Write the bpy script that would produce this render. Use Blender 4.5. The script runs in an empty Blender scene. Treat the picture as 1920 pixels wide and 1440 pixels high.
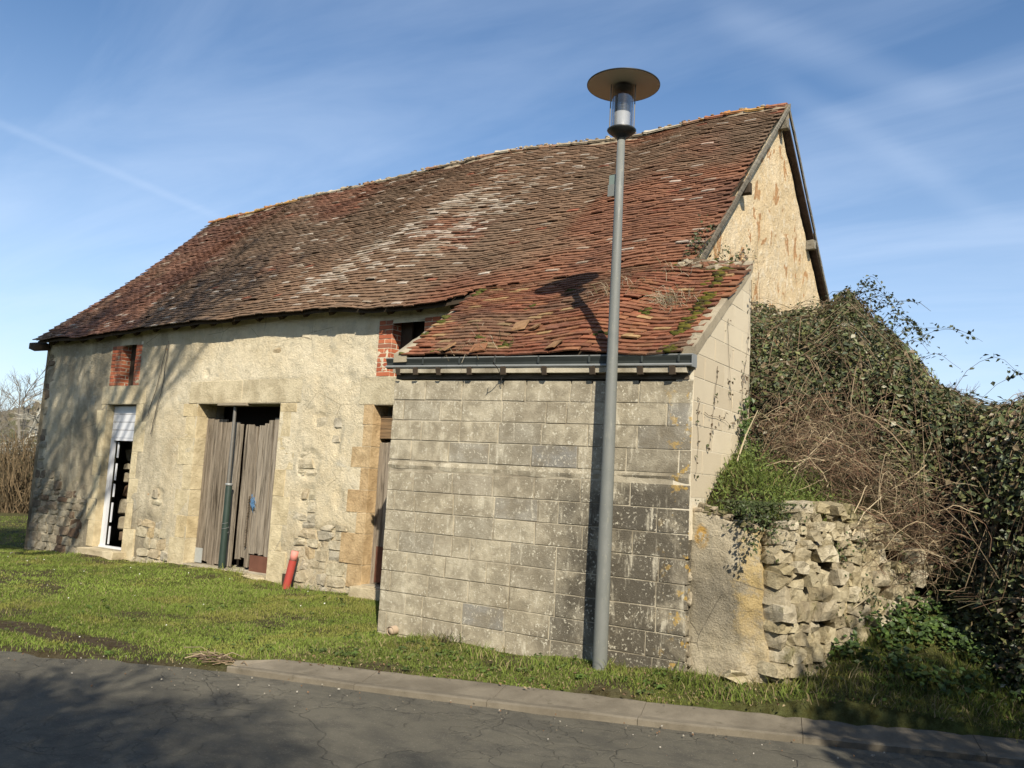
import bpy, math, random
import numpy as np
from mathutils import Matrix, Vector
random.seed(11)
rng = np.random.default_rng(7)
SC = bpy.context.scene
COL = SC.collection
R = math.radians

# ------------------------------------------------------------------ camera
F, PITCH, ROLL, YAW = 1576.36, 0.1159, 0.0545, -0.5832
fd = np.array([math.sin(YAW) * math.cos(PITCH), math.cos(YAW) * math.cos(PITCH), math.sin(PITCH)])
r0 = np.array([math.cos(YAW), -math.sin(YAW), 0.0])
u0 = np.cross(r0, fd)
rt = r0 * math.cos(ROLL) + u0 * math.sin(ROLL)
up = -r0 * math.sin(ROLL) + u0 * math.cos(ROLL)
cam = bpy.data.cameras.new('camera')
cam.sensor_width = 36
cam.lens = F / 1920 * 36
cam.clip_start = 0.05
cam.clip_end = 2000
camo = bpy.data.objects.new('camera', cam)
camo.matrix_world = Matrix(((rt[0], up[0], -fd[0], 0), (rt[1], up[1], -fd[1], 0), (rt[2], up[2], -fd[2], 0), (0, 0, 0, 1)))
COL.objects.link(camo)
SC.camera = camo

# ------------------------------------------------------------------ light
SUN = np.array([0.94, -1.0, 1.03])
SUN = SUN / np.linalg.norm(SUN)
W = bpy.data.worlds.new('World')
SC.world = W
W.use_nodes = True
wn = W.node_tree
for n in list(wn.nodes):
    wn.nodes.remove(n)
def WN(t, **kw):
    n = wn.nodes.new(t)
    for k, v in kw.items():
        setattr(n, k, v)
    return n
def wl(a, b):
    wn.links.new(a, b)
def wmath(op, a, b=None):
    n = WN('ShaderNodeMath', operation=op)
    for i, x in enumerate((a, b)):
        if x is None: continue
        if isinstance(x, (int, float)): n.inputs[i].default_value = x
        else: wl(x, n.inputs[i])
    return n.outputs[0]
wout = WN('ShaderNodeOutputWorld')
bg = WN('ShaderNodeBackground')
bg.inputs[1].default_value = 0.10
sky = WN('ShaderNodeTexSky', sky_type='NISHITA')
sky.sun_disc = False
sky.sun_elevation = math.asin(SUN[2])
sky.sun_rotation = math.atan2(SUN[0], SUN[1])
sky.air_density = 1.0
sky.dust_density = 0.6
sky.ozone_density = 3.0
tc = WN('ShaderNodeTexCoord')
sep = WN('ShaderNodeSeparateXYZ')
wl(tc.outputs['Generated'], sep.inputs[0])
zz = wmath('MAXIMUM', wmath('ADD', sep.outputs[2], 0.12), 0.05)
cx = wmath('DIVIDE', sep.outputs[0], zz)
cy = wmath('DIVIDE', sep.outputs[1], zz)
comb = WN('ShaderNodeCombineXYZ')
wl(cx, comb.inputs[0]); wl(cy, comb.inputs[1])
mp = WN('ShaderNodeMapping')
mp.inputs['Rotation'].default_value = (0, 0, R(62))
mp.inputs['Scale'].default_value = (0.55, 1.7, 1)
wl(comb.outputs[0], mp.inputs[0])
nz = WN('ShaderNodeTexNoise')
nz.inputs['Scale'].default_value = 1.1
nz.inputs['Detail'].default_value = 7
nz.inputs['Roughness'].default_value = 0.58
nz.inputs['Distortion'].default_value = 0.7
wl(mp.outputs[0], nz.inputs['Vector'])
rp = WN('ShaderNodeValToRGB')
rp.color_ramp.elements[0].position = 0.42
rp.color_ramp.elements[0].color = (0, 0, 0, 1)
rp.color_ramp.elements[1].position = 0.85
rp.color_ramp.elements[1].color = (0.30, 0.30, 0.30, 1)
wl(nz.outputs['Fac'], rp.inputs[0])
cloud = rp.outputs[0]
def streak(p, q, width, amount):
    """a thin old vapour trail: the great circle through two directions, frayed by noise"""
    global cloud
    p = np.array(p) / np.linalg.norm(p); q = np.array(q) / np.linalg.norm(q)
    n = np.cross(p, q); n /= np.linalg.norm(n)
    m = (p + q); m /= np.linalg.norm(m)
    half = math.acos(float(p @ m)) * 1.15
    d1 = WN('ShaderNodeVectorMath', operation='DOT_PRODUCT'); wl(tc.outputs['Generated'], d1.inputs[0]); d1.inputs[1].default_value = n
    d2 = WN('ShaderNodeVectorMath', operation='DOT_PRODUCT'); wl(tc.outputs['Generated'], d2.inputs[0]); d2.inputs[1].default_value = m
    a = wmath('ABSOLUTE', wmath('ADD', d1.outputs['Value'], wmath('MULTIPLY', wmath('SUBTRACT', nz.outputs['Fac'], 0.5), width * 0.9)))
    k = WN('ShaderNodeMapRange'); k.interpolation_type = 'SMOOTHSTEP'
    wl(a, k.inputs[0]); k.inputs[1].default_value = 0; k.inputs[2].default_value = width; k.inputs[3].default_value = amount; k.inputs[4].default_value = 0
    e = WN('ShaderNodeMapRange'); e.interpolation_type = 'SMOOTHSTEP'
    wl(d2.outputs['Value'], e.inputs[0]); e.inputs[1].default_value = math.cos(half); e.inputs[2].default_value = math.cos(half * 0.6)
    cloud = wmath('ADD', cloud, wmath('MULTIPLY', k.outputs[0], e.outputs[0]))
def ray(x, y):
    return fd + rt * (x - 960) / F - up * (y - 720) / F
streak(ray(-60, 205), ray(420, 412), 0.007, 0.08)
streak(ray(1450, 150), ray(1880, 415), 0.022, 0.07)
streak(ray(1330, 20), ray(1800, 190), 0.03, 0.10)
# pale air near the horizon
hz = WN('ShaderNodeMapRange'); hz.interpolation_type = 'SMOOTHSTEP'
wl(sep.outputs[2], hz.inputs[0]); hz.inputs[1].default_value = -0.02; hz.inputs[2].default_value = 0.50; hz.inputs[3].default_value = 0.46; hz.inputs[4].default_value = 0.0
cloud = wmath('MINIMUM', wmath('ADD', cloud, hz.outputs[0]), 0.9)
mx = WN('ShaderNodeMix', data_type='RGBA')
wl(cloud, mx.inputs['Factor'])
hs = WN('ShaderNodeHueSaturation'); hs.inputs['Saturation'].default_value = 1.10; hs.inputs['Value'].default_value = 1.05
wl(sky.outputs[0], hs.inputs['Color']); wl(hs.outputs[0], mx.inputs['A'])
mx.inputs['B'].default_value = (5.8, 6.8, 8.4, 1)
wl(mx.outputs['Result'], bg.inputs[0])
wl(bg.outputs[0], wout.inputs[0])

sl = bpy.data.lights.new('sun', 'SUN')
sl.energy = 5.0
sl.angle = R(0.53)
sl.color = (1.0, 0.912, 0.765)
so = bpy.data.objects.new('sun', sl)
so.rotation_euler = Vector(SUN).to_track_quat('Z', 'Y').to_euler()
so.location = (20, -20, 30)
COL.objects.link(so)
SC.view_settings.view_transform = 'Standard'
SC.view_settings.look = 'None'
SC.view_settings.exposure = 0.52
SC.view_settings.gamma = 1
SC.view_settings.use_curve_mapping = False
SC.cycles.max_bounces = 5
SC.cycles.transparent_max_bounces = 8

# ------------------------------------------------------------------ helpers
WLOC = {}
def wloc(o):
    return WLOC.get(o.name, Vector((0, 0, 0)))
def attach(o, parent):
    if parent is not None:
        o.parent = parent
        o.matrix_parent_inverse = Matrix.Translation(-wloc(parent))
def tag(o, label, cat, group=None):
    o['label'] = label; o['category'] = cat
    if group: o['group'] = group
    return o
def thing(name, label, cat, loc, group=None):
    o = bpy.data.objects.new(name, None)
    o.empty_display_size = 0.2
    COL.objects.link(o)
    o.location = loc
    WLOC[o.name] = Vector(loc)
    return tag(o, label, cat, group)
def make_mesh(name, V, Fs, tint=None, smooth=False):
    """Fs: one (n,k) int array or a list of such"""
    V = np.asarray(V, dtype=np.float32)
    if not isinstance(Fs, list): Fs = [Fs]
    Fs = [np.asarray(f, dtype=np.int32) for f in Fs if len(f)]
    me = bpy.data.meshes.new(name)
    me.vertices.add(len(V))
    me.vertices.foreach_set('co', V.ravel())
    idx = np.concatenate([f.ravel() for f in Fs])
    cnt = np.concatenate([np.full(len(f), f.shape[1], np.int32) for f in Fs])
    st = np.concatenate([[0], np.cumsum(cnt)[:-1]]).astype(np.int32)
    me.loops.add(len(idx))
    me.loops.foreach_set('vertex_index', idx)
    me.polygons.add(len(cnt))
    me.polygons.foreach_set('loop_start', st)
    me.update(calc_edges=True)
    me.polygons.foreach_set('use_smooth', np.full(len(cnt), bool(smooth)))
    if tint is not None:
        a = me.color_attributes.new('tint', 'FLOAT_COLOR', 'POINT')
        t = np.ones((len(V), 4), np.float32)
        t[:, :3] = tint
        a.data.foreach_set('color', t.ravel())
    return me
def put(name, me, mat, parent=None, loc=None, rot=None, scale=None):
    if mat is not None and len(me.materials) == 0:
        me.materials.append(mat)
    o = bpy.data.objects.new(name, me)
    COL.objects.link(o)
    if loc is not None:
        o.location = loc
        WLOC[o.name] = Vector(loc)
    if rot is not None: o.rotation_euler = rot
    if scale is not None: o.scale = scale
    attach(o, parent)
    return o
class MB:
    """collects boxes, tubes, quads into one mesh"""
    def __init__(s): s.v = []; s.f4 = []; s.f3 = []; s.n = 0; s.t = []
    def add(s, V, f4=None, f3=None, tint=(1, 1, 1)):
        V = np.asarray(V, float)
        if f4 is not None and len(f4): s.f4.append(np.asarray(f4) + s.n)
        if f3 is not None and len(f3): s.f3.append(np.asarray(f3) + s.n)
        s.v.append(V); s.n += len(V)
        t = np.asarray(tint, float)
        s.t.append(np.broadcast_to(t, (len(V), 3)))
    def box(s, lo, hi, tint=(1, 1, 1)):
        (a, b, c), (d, e, f) = lo, hi
        V = [(a, b, c), (d, b, c), (d, e, c), (a, e, c), (a, b, f), (d, b, f), (d, e, f), (a, e, f)]
        s.add(V, BOXF, tint=tint)
    def obox(s, c, ax, ay, az, tint=(1, 1, 1)):
        c, ax, ay, az = map(lambda q: np.asarray(q, float), (c, ax, ay, az))
        V = [c + i * ax + j * ay + k * az for k in (-1, 1) for (i, j) in ((-1, -1), (1, -1), (1, 1), (-1, 1))]
        s.add(V, BOXF, tint=tint)
    def tube(s, P, rad, sides=5, tint=(1, 1, 1), cap=True):
        P = np.asarray(P, float); n = len(P)
        rad = np.broadcast_to(np.asarray(rad, float), (n,))
        T = np.gradient(P, axis=0)
        T /= np.linalg.norm(T, axis=1)[:, None] + 1e-9
        ref = np.array([0, 0, 1.0]) if abs(T[0][2]) < 0.9 else np.array([1.0, 0, 0])
        A = np.cross(T, ref); A /= np.linalg.norm(A, axis=1)[:, None] + 1e-9
        B = np.cross(T, A)
        th = np.arange(sides) * 2 * math.pi / sides
        V = P[:, None, :] + rad[:, None, None] * (A[:, None, :] * np.cos(th)[None, :, None] + B[:, None, :] * np.sin(th)[None, :, None])
        V = V.reshape(-1, 3)
        i = np.arange(n - 1)[:, None] * sides; j = np.arange(sides)[None, :]; k = (j + 1) % sides
        f4 = np.stack([i + j, i + k, i + sides + k, i + sides + j], -1).reshape(-1, 4)
        f3 = None
        if cap:
            V = np.vstack([V, P[0], P[-1]])
            m = len(V)
            jj = np.arange(sides); kk = (jj + 1) % sides
            f3 = np.vstack([np.stack([kk, jj, np.full(sides, m - 2)], -1), np.stack([jj + (n - 1) * sides, kk + (n - 1) * sides, np.full(sides, m - 1)], -1)])
        s.add(V, f4, f3, tint)
    def lathe(s, prof, c, sides=32, tint=(1, 1, 1)):
        """prof: (radius, z) list"""
        prof = np.asarray(prof, float); n = len(prof)
        th = np.arange(sides) * 2 * math.pi / sides
        V = np.stack([prof[:, 0:1] * np.cos(th) + c[0], prof[:, 0:1] * np.sin(th) + c[1], np.repeat(prof[:, 1:2], sides, 1) + c[2]], -1).reshape(-1, 3)
        i = np.arange(n - 1)[:, None] * sides; j = np.arange(sides)[None, :]; k = (j + 1) % sides
        s.add(V, np.stack([i + j, i + k, i + sides + k, i + sides + j], -1).reshape(-1, 4), tint=tint)
    def build(s, name, mat, parent=None, smooth=False, stuff=False):
        Fs = []
        if s.f4: Fs.append(np.vstack(s.f4))
        if s.f3: Fs.append(np.vstack(s.f3))
        me = make_mesh(name, np.vstack(s.v), Fs, np.vstack(s.t), smooth)
        o = put(name, me, mat, parent)
        if stuff: o['kind'] = 'stuff'
        return o
BOXF = np.array([(0, 3, 2, 1), (4, 5, 6, 7), (0, 1, 5, 4), (1, 2, 6, 5), (2, 3, 7, 6), (3, 0, 4, 7)])
def structure(o):
    o['kind'] = 'structure'; return o

# value noise -----------------------------------------------------------------
_perm = np.random.default_rng(3).random((256, 256))
def vnoise(x, y):
    x = np.asarray(x, float); y = np.asarray(y, float)
    xi = np.floor(x).astype(int); yi = np.floor(y).astype(int)
    fx = x - xi; fy = y - yi
    fx = fx * fx * (3 - 2 * fx); fy = fy * fy * (3 - 2 * fy)
    g = lambda a, b: _perm[a & 255, b & 255]
    return (g(xi, yi) * (1 - fx) + g(xi + 1, yi) * fx) * (1 - fy) + (g(xi, yi + 1) * (1 - fx) + g(xi + 1, yi + 1) * fx) * fy
def fbm(x, y, o=4, gain=0.5):
    r = 0; a = 1; t = 0
    for i in range(o):
        r = r + a * vnoise(x * 2 ** i + 17 * i, y * 2 ** i + 31 * i); t += a; a *= gain
    return r / t
def sstep(a, b, x):
    t = np.clip((np.asarray(x, float) - a) / (b - a), 0, 1)
    return t * t * (3 - 2 * t)

# ------------------------------------------------------------------ materials
class Mat:
    def __init__(s, name, rough=0.9, spec=0.25):
        s.m = bpy.data.materials.new(name); s.m.use_nodes = True
        s.nt = s.m.node_tree
        s.b = s.nt.nodes['Principled BSDF']
        s.b.inputs['Roughness'].default_value = rough
        s.b.inputs['Specular IOR Level'].default_value = spec
        s._pos = None
    def node(s, t, **kw):
        n = s.nt.nodes.new(t)
        for k, v in kw.items(): setattr(n, k, v)
        return n
    def link(s, a, b): s.nt.links.new(a, b)
    def set(s, sock, v):
        if isinstance(v, bpy.types.NodeSocket): s.link(v, sock)
        elif isinstance(v, (tuple, list)) and len(v) == 3 and sock.type == 'RGBA': sock.default_value = (*v, 1)
        else: sock.default_value = v
    @property
    def pos(s):
        if s._pos is None: s._pos = s.node('ShaderNodeNewGeometry').outputs['Position']
        return s._pos
    def scaled(s, sc, off=(0, 0, 0), rot=(0, 0, 0), vec=None):
        n = s.node('ShaderNodeMapping'); s.link(vec or s.pos, n.inputs[0])
        n.inputs['Scale'].default_value = sc; n.inputs['Location'].default_value = off; n.inputs['Rotation'].default_value = rot
        return n.outputs[0]
    def noise(s, scale, detail=4, rough=0.55, dist=0.0, vec=None):
        n = s.node('ShaderNodeTexNoise'); s.link(vec or s.pos, n.inputs['Vector'])
        n.inputs['Scale'].default_value = scale; n.inputs['Detail'].default_value = detail
        n.inputs['Roughness'].default_value = rough; n.inputs['Distortion'].default_value = dist
        return n.outputs['Fac']
    def vor(s, scale, vec=None, feature='F1', out='Distance', rnd=1.0):
        n = s.node('ShaderNodeTexVoronoi', feature=feature); s.link(vec or s.pos, n.inputs['Vector'])
        n.inputs['Scale'].default_value = scale; n.inputs['Randomness'].default_value = rnd
        return n.outputs[out]
    def map(s, v, a, b, c=0.0, d=1.0, smooth=True):
        n = s.node('ShaderNodeMapRange')
        if smooth: n.interpolation_type = 'SMOOTHSTEP'
        s.set(n.inputs[0], v)
        for i, x in enumerate((a, b, c, d)): n.inputs[i + 1].default_value = x
        return n.outputs[0]
    def math(s, op, a, b=0.0):
        n = s.node('ShaderNodeMath', operation=op)
        s.set(n.inputs[0], a); s.set(n.inputs[1], b)
        return n.outputs[0]
    def mix(s, f, a, b, blend='MIX'):
        n = s.node('ShaderNodeMix', data_type='RGBA', blend_type=blend)
        s.set(n.inputs['Factor'], f); s.set(n.inputs['A'], a); s.set(n.inputs['B'], b)
        return n.outputs['Result']
    def ramp(s, f, stops):
        n = s.node('ShaderNodeValToRGB'); s.link(f, n.inputs[0])
        e = n.color_ramp.elements
        while len(e) < len(stops): e.new(0.5)
        for el, (p, c) in zip(e, stops): el.position = p; el.color = (*c, 1)
        return n.outputs[0]
    def xyz(s):
        n = s.node('ShaderNodeSeparateXYZ'); s.link(s.pos, n.inputs[0]); return n.outputs
    def rnd(s): return s.node('ShaderNodeObjectInfo').outputs['Random']
    def tint(s):
        n = s.node('ShaderNodeAttribute'); n.attribute_name = 'tint'; return n.outputs['Color']
    def color(s, c): s.set(s.b.inputs['Base Color'], c)
    def rough(s, c): s.set(s.b.inputs['Roughness'], c)
    def bump(s, h, strength=0.5, dist=0.01):
        n = s.node('ShaderNodeBump'); n.inputs['Strength'].default_value = strength; n.inputs['Distance'].default_value = dist
        s.set(n.inputs['Height'], h); s.link(n.outputs[0], s.b.inputs['Normal'])

def plain(name, c, rough=0.6, spec=0.3, metal=0.0, var=0.15, scale=20):
    q = Mat(name, rough, spec)
    n = q.noise(scale, 5, 0.6)
    d = tuple(x * (1 - var) for x in c); l = tuple(min(1, x * (1 + var)) for x in c)
    q.color(q.mix(n, d, l)); q.b.inputs['Metallic'].default_value = metal
    q.bump(n, 0.15, 0.004)
    return q.m

def m_plaster():
    q = Mat('lime_plaster', 0.95, 0.1)
    x, y, z = q.xyz()
    big = q.noise(0.9, 5, 0.6, 0.4); mid = q.noise(5, 6, 0.65); fine = q.noise(70, 4, 0.7)
    c = q.ramp(big, [(0.30, (0.47, 0.39, 0.255)), (0.47, (0.59, 0.505, 0.345)), (0.62, (0.645, 0.57, 0.415)), (0.78, (0.55, 0.445, 0.275))])
    c = q.mix(q.map(mid, 0.46, 0.66, 0, 0.6), c, (0.43, 0.385, 0.28))
    c = q.mix(q.map(q.noise(14, 6, 0.75, 0.3), 0.54, 0.70, 0, 0.65), c, (0.335, 0.28, 0.185))
    c = q.mix(q.map(q.noise(20, 5, 0.75, 0.2, q.scaled((1, 1, 1), (3, 7, 2))), 0.56, 0.68, 0, 0.55), c, (0.72, 0.655, 0.50))
    grain = q.vor(38)
    c = q.mix(q.map(grain, 0.05, 0.30, 0.45, 0), c, (0.66, 0.60, 0.45))
    # grey grime with shade painted in at the left end; weathering at the foot
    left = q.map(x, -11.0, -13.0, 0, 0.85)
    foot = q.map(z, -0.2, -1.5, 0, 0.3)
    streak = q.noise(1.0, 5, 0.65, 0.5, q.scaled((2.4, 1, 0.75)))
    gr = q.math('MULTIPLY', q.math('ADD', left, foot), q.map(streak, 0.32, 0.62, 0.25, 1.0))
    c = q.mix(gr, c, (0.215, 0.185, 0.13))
    # grey-blue lime showing through and rusty bald spots
    c = q.mix(q.math('MULTIPLY', q.map(q.noise(2.3, 5, 0.7, 0.6), 0.60, 0.70), 0.45), c, (0.40, 0.39, 0.335))
    spot = q.noise(1.7, 3, 0.5, 0.2, q.scaled((1, 1, 1.6), (31, 4, 9)))
    c = q.mix(q.math('MULTIPLY', q.map(spot, 0.71, 0.735), 0.8), c, (0.42, 0.22, 0.085))
    crack = q.vor(1.1, q.scaled((1, 1, 1), vec=None), 'DISTANCE_TO_EDGE')
    cm = q.math('MULTIPLY', q.map(crack, 0.0, 0.006, 1, 0), q.map(q.noise(1.3, 2), 0.55, 0.62))
    c = q.mix(q.math('MULTIPLY', cm, 0.75), c, (0.10, 0.08, 0.05))
    q.color(c)
    h = q.math('ADD', q.math('MULTIPLY', fine, 0.5), q.math('ADD', mid, q.math('MULTIPLY', q.noise(26, 5, 0.7), 0.8)))
    q.bump(h, 0.95, 0.024)
    return q.m
def m_gable():
    q = Mat('gable_plaster', 0.95, 0.1)
    x, y, z = q.xyz()
    big = q.noise(1.1, 5, 0.6, 0.3); mid = q.noise(7, 6, 0.65); fine = q.noise(60, 3, 0.7)
    c = q.ramp(big, [(0.32, (0.50, 0.375, 0.215)), (0.5, (0.585, 0.455, 0.275)), (0.68, (0.63, 0.515, 0.345))])
    c = q.mix(q.map(mid, 0.50, 0.66, 0, 0.65), c, (0.68, 0.60, 0.45))
    c = q.mix(q.map(q.noise(11, 6, 0.75, 0.3), 0.54, 0.68, 0, 0.6), c, (0.42, 0.30, 0.17))
    sp = q.noise(3.2, 3, 0.55, 0.6, q.scaled((1, 1.4, 0.9), (0, 3.1, 1.7)))
    c = q.mix(q.math('MULTIPLY', q.map(sp, 0.60, 0.625), 0.85), c, (0.38, 0.20, 0.085))
    d = q.noise(22, 3, 0.6)
    c = q.mix(q.math('MULTIPLY', q.map(d, 0.64, 0.72), 0.5), c, (0.25, 0.18, 0.10))
    q.color(c)
    q.bump(q.math('ADD', mid, q.math('MULTIPLY', q.noise(24, 5, 0.7), 0.8)), 0.95, 0.03)
    return q.m
def m_block(name, side=False):
    q = Mat(name, 0.95, 0.12)
    x, y, z = q.xyz(); r = q.rnd()
    fine = q.noise(90, 4, 0.7); mid = q.noise(6, 6, 0.65, 0.3); big = q.noise(1.1, 4, 0.6)
    if side:
        c = q.mix(r, (0.47, 0.40, 0.285), (0.56, 0.49, 0.36))
        c = q.mix(q.map(big, 0.45, 0.7, 0, 0.35), c, (0.40, 0.345, 0.25))
        c = q.mix(q.math('MULTIPLY', q.map(mid, 0.6, 0.75), 0.35), c, (0.30, 0.255, 0.18))
        q.color(c); q.bump(q.math('ADD', fine, mid), 0.4, 0.008)
        return q.m
    c = q.ramp(r, [(0.0, (0.37, 0.33, 0.25)), (0.3, (0.47, 0.415, 0.30)), (0.72, (0.51, 0.455, 0.335)), (0.88, (0.37, 0.335, 0.255)), (0.965, (0.29, 0.28, 0.25))])
    c = q.mix(q.map(mid, 0.34, 0.64, 0.75, 0.0), c, (0.215, 0.185, 0.13))
    c = q.mix(q.map(q.noise(1.9, 6, 0.7, 0.3, q.scaled((1, 1, 1.5), (2, 5, 8))), 0.46, 0.66, 0, 0.6), c, (0.23, 0.195, 0.135))
    # black algae: right end and lower courses
    zone = q.math('MULTIPLY', q.map(x, -4.3, -3.0, 0, 1), q.map(z, 0.25, -0.35, 0.06, 1))
    zone = q.math('ADD', zone, q.math('MULTIPLY', q.map(x, -5.2, -3.6, 0, 0.35), q.map(z, 0.9, 0.2, 0.2, 0.9)))
    al = q.math('MULTIPLY', zone, q.map(q.math('ADD', q.noise(1.7, 6, 0.7, 0.4), q.math('MULTIPLY', r, 0.06)), 0.30, 0.72))
    c = q.mix(q.math('MINIMUM', q.math('MULTIPLY', al, 1.25), 0.86), c, (0.066, 0.058, 0.045))
    # run-down lime streaks
    st = q.noise(4.0, 5, 0.7, 0.1, q.scaled((2.6, 1, 0.55)))
    c = q.mix(q.math('MULTIPLY', q.map(st, 0.55, 0.68), q.map(mid, 0.36, 0.55, 0.2, 0.8)), c, (0.55, 0.505, 0.39))
    # lichen specks
    msk = q.map(q.noise(1.6, 4, 0.7), 0.30, 0.52)
    thr = q.math('MULTIPLY', q.map(q.noise(48, 3, 0.55, 0.2), 0.585, 0.64), msk)
    pick = q.map(q.noise(9, 4, 0.7), 0.38, 0.56)
    c = q.mix(q.math('MULTIPLY', q.math('MULTIPLY', thr, pick), 0.75), c, (0.62, 0.58, 0.46))
    s2 = q.vor(11, q.scaled((1, 1, 1), (5, 2, 3)))
    c = q.mix(q.math('MULTIPLY', q.map(s2, 0.07, 0.10, 1, 0), q.map(q.noise(3, 2), 0.60, 0.64)), c, (0.62, 0.58, 0.47))
    # ochre lichen along the right edge
    oc = q.math('MULTIPLY', q.map(x, -2.95, -2.66), q.map(q.noise(9, 4, 0.65), 0.56, 0.64))
    c = q.mix(q.math('MULTIPLY', oc, 0.8), c, (0.45, 0.29, 0.07))
    q.color(c)
    q.bump(q.math('ADD', fine, q.math('MULTIPLY', mid, 1.2)), 0.7, 0.010)
    return q.m
def m_tile(name, moss=1.0):
    q = Mat(name, 0.92, 0.15)
    x, y, z = q.xyz()
    t = q.tint()
    mid = q.noise(9, 5, 0.7); fine = q.noise(60, 4, 0.7)
    c = q.mix(q.map(mid, 0.38, 0.62, 0.0, 0.5), t, q.mix(1.0, t, (0.45, 0.42, 0.36), 'MULTIPLY'))
    big = q.noise(1.4, 4, 0.65, 0.3)
    c = q.mix(q.math('MULTIPLY', q.map(q.noise(24, 4, 0.7), 0.56, 0.70), q.map(big, 0.40, 0.6, 0.1, 0.55)), c, (0.105, 0.09, 0.055))
    c = q.mix(q.math('MULTIPLY', q.map(q.noise(34, 4, 0.7, 0.2, q.scaled((1, 1, 1), (9, 1, 4))), 0.62, 0.70), 0.45), c, (0.33, 0.26, 0.19))
    q.color(c)
    q.bump(q.math('ADD', fine, mid), 0.8, 0.008)
    return q.m
def m_wood(name, dark=(0.10, 0.085, 0.065), light=(0.34, 0.29, 0.235), axis=2):
    q = Mat(name, 0.9, 0.15)
    sc = [30, 30, 30]; sc[axis] = 1.3
    r = q.rnd()
    off = q.node('ShaderNodeCombineXYZ'); q.link(q.math('MULTIPLY', r, 37.0), off.inputs[0])
    ad = q.node('ShaderNodeVectorMath', operation='ADD'); q.link(q.pos, ad.inputs[0]); q.link(off.outputs[0], ad.inputs[1])
    g = q.noise(1.0, 6, 0.7, 0.6, q.scaled(tuple(sc), vec=ad.outputs[0]))
    g2 = q.noise(3.0, 5, 0.7, 0.2, q.scaled(tuple(sc), vec=ad.outputs[0]))
    c = q.ramp(g, [(0.36, dark), (0.50, tuple((a + b) / 2 for a, b in zip(dark, light))), (0.70, light)])
    c = q.mix(q.map(g2, 0.56, 0.68, 0, 0.7), c, tuple(x * 0.45 for x in dark))
    c = q.mix(q.math('MULTIPLY', r, 0.7), c, q.mix(1.0, c, (0.52, 0.47, 0.42), 'MULTIPLY'))
    q.color(c)
    q.bump(q.math('ADD', g, g2), 0.9, 0.008)
    return q.m
def m_stone(name, cols, moss=0.25, scale=9):
    q = Mat(name, 0.95, 0.12)
    r = q.rnd()
    c = q.ramp(r, [(i / max(1, len(cols) - 1), k) for i, k in enumerate(cols)])
    mid = q.noise(scale, 6, 0.65, 0.3); fine = q.noise(55, 5, 0.7)
    c = q.mix(q.map(mid, 0.34, 0.66, 0.55, 0.0), c, q.mix(1.0, c, (0.42, 0.38, 0.32), 'MULTIPLY'))
    c = q.mix(q.math('MULTIPLY', q.map(fine, 0.60, 0.72), 0.5), c, (0.60, 0.56, 0.44))
    if moss:
        c = q.mix(q.math('MULTIPLY', q.map(q.noise(3.1, 5, 0.7, 0.2), 0.56, 0.68), moss), c, (0.135, 0.125, 0.045))
    q.color(c); q.bump(q.math('ADD', mid, q.math('MULTIPLY', q.noise(30, 6, 0.75, 0.3), 0.9)), 1.0, 0.035 if moss > 0.5 else 0.02)
    return q.m
def m_brick():
    q = Mat('red_brick', 0.9, 0.15)
    r = q.rnd(); n = q.noise(40, 4, 0.7); b = q.noise(6, 4)
    c = q.ramp(r, [(0.0, (0.30, 0.085, 0.045)), (0.45, (0.42, 0.13, 0.065)), (0.85, (0.50, 0.185, 0.095)), (1.0, (0.20, 0.085, 0.06))])
    c = q.mix(q.map(b, 0.5, 0.75, 0, 0.4), c, (0.20, 0.10, 0.07))
    q.color(c); q.bump(n, 0.6, 0.006)
    return q.m
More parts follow.
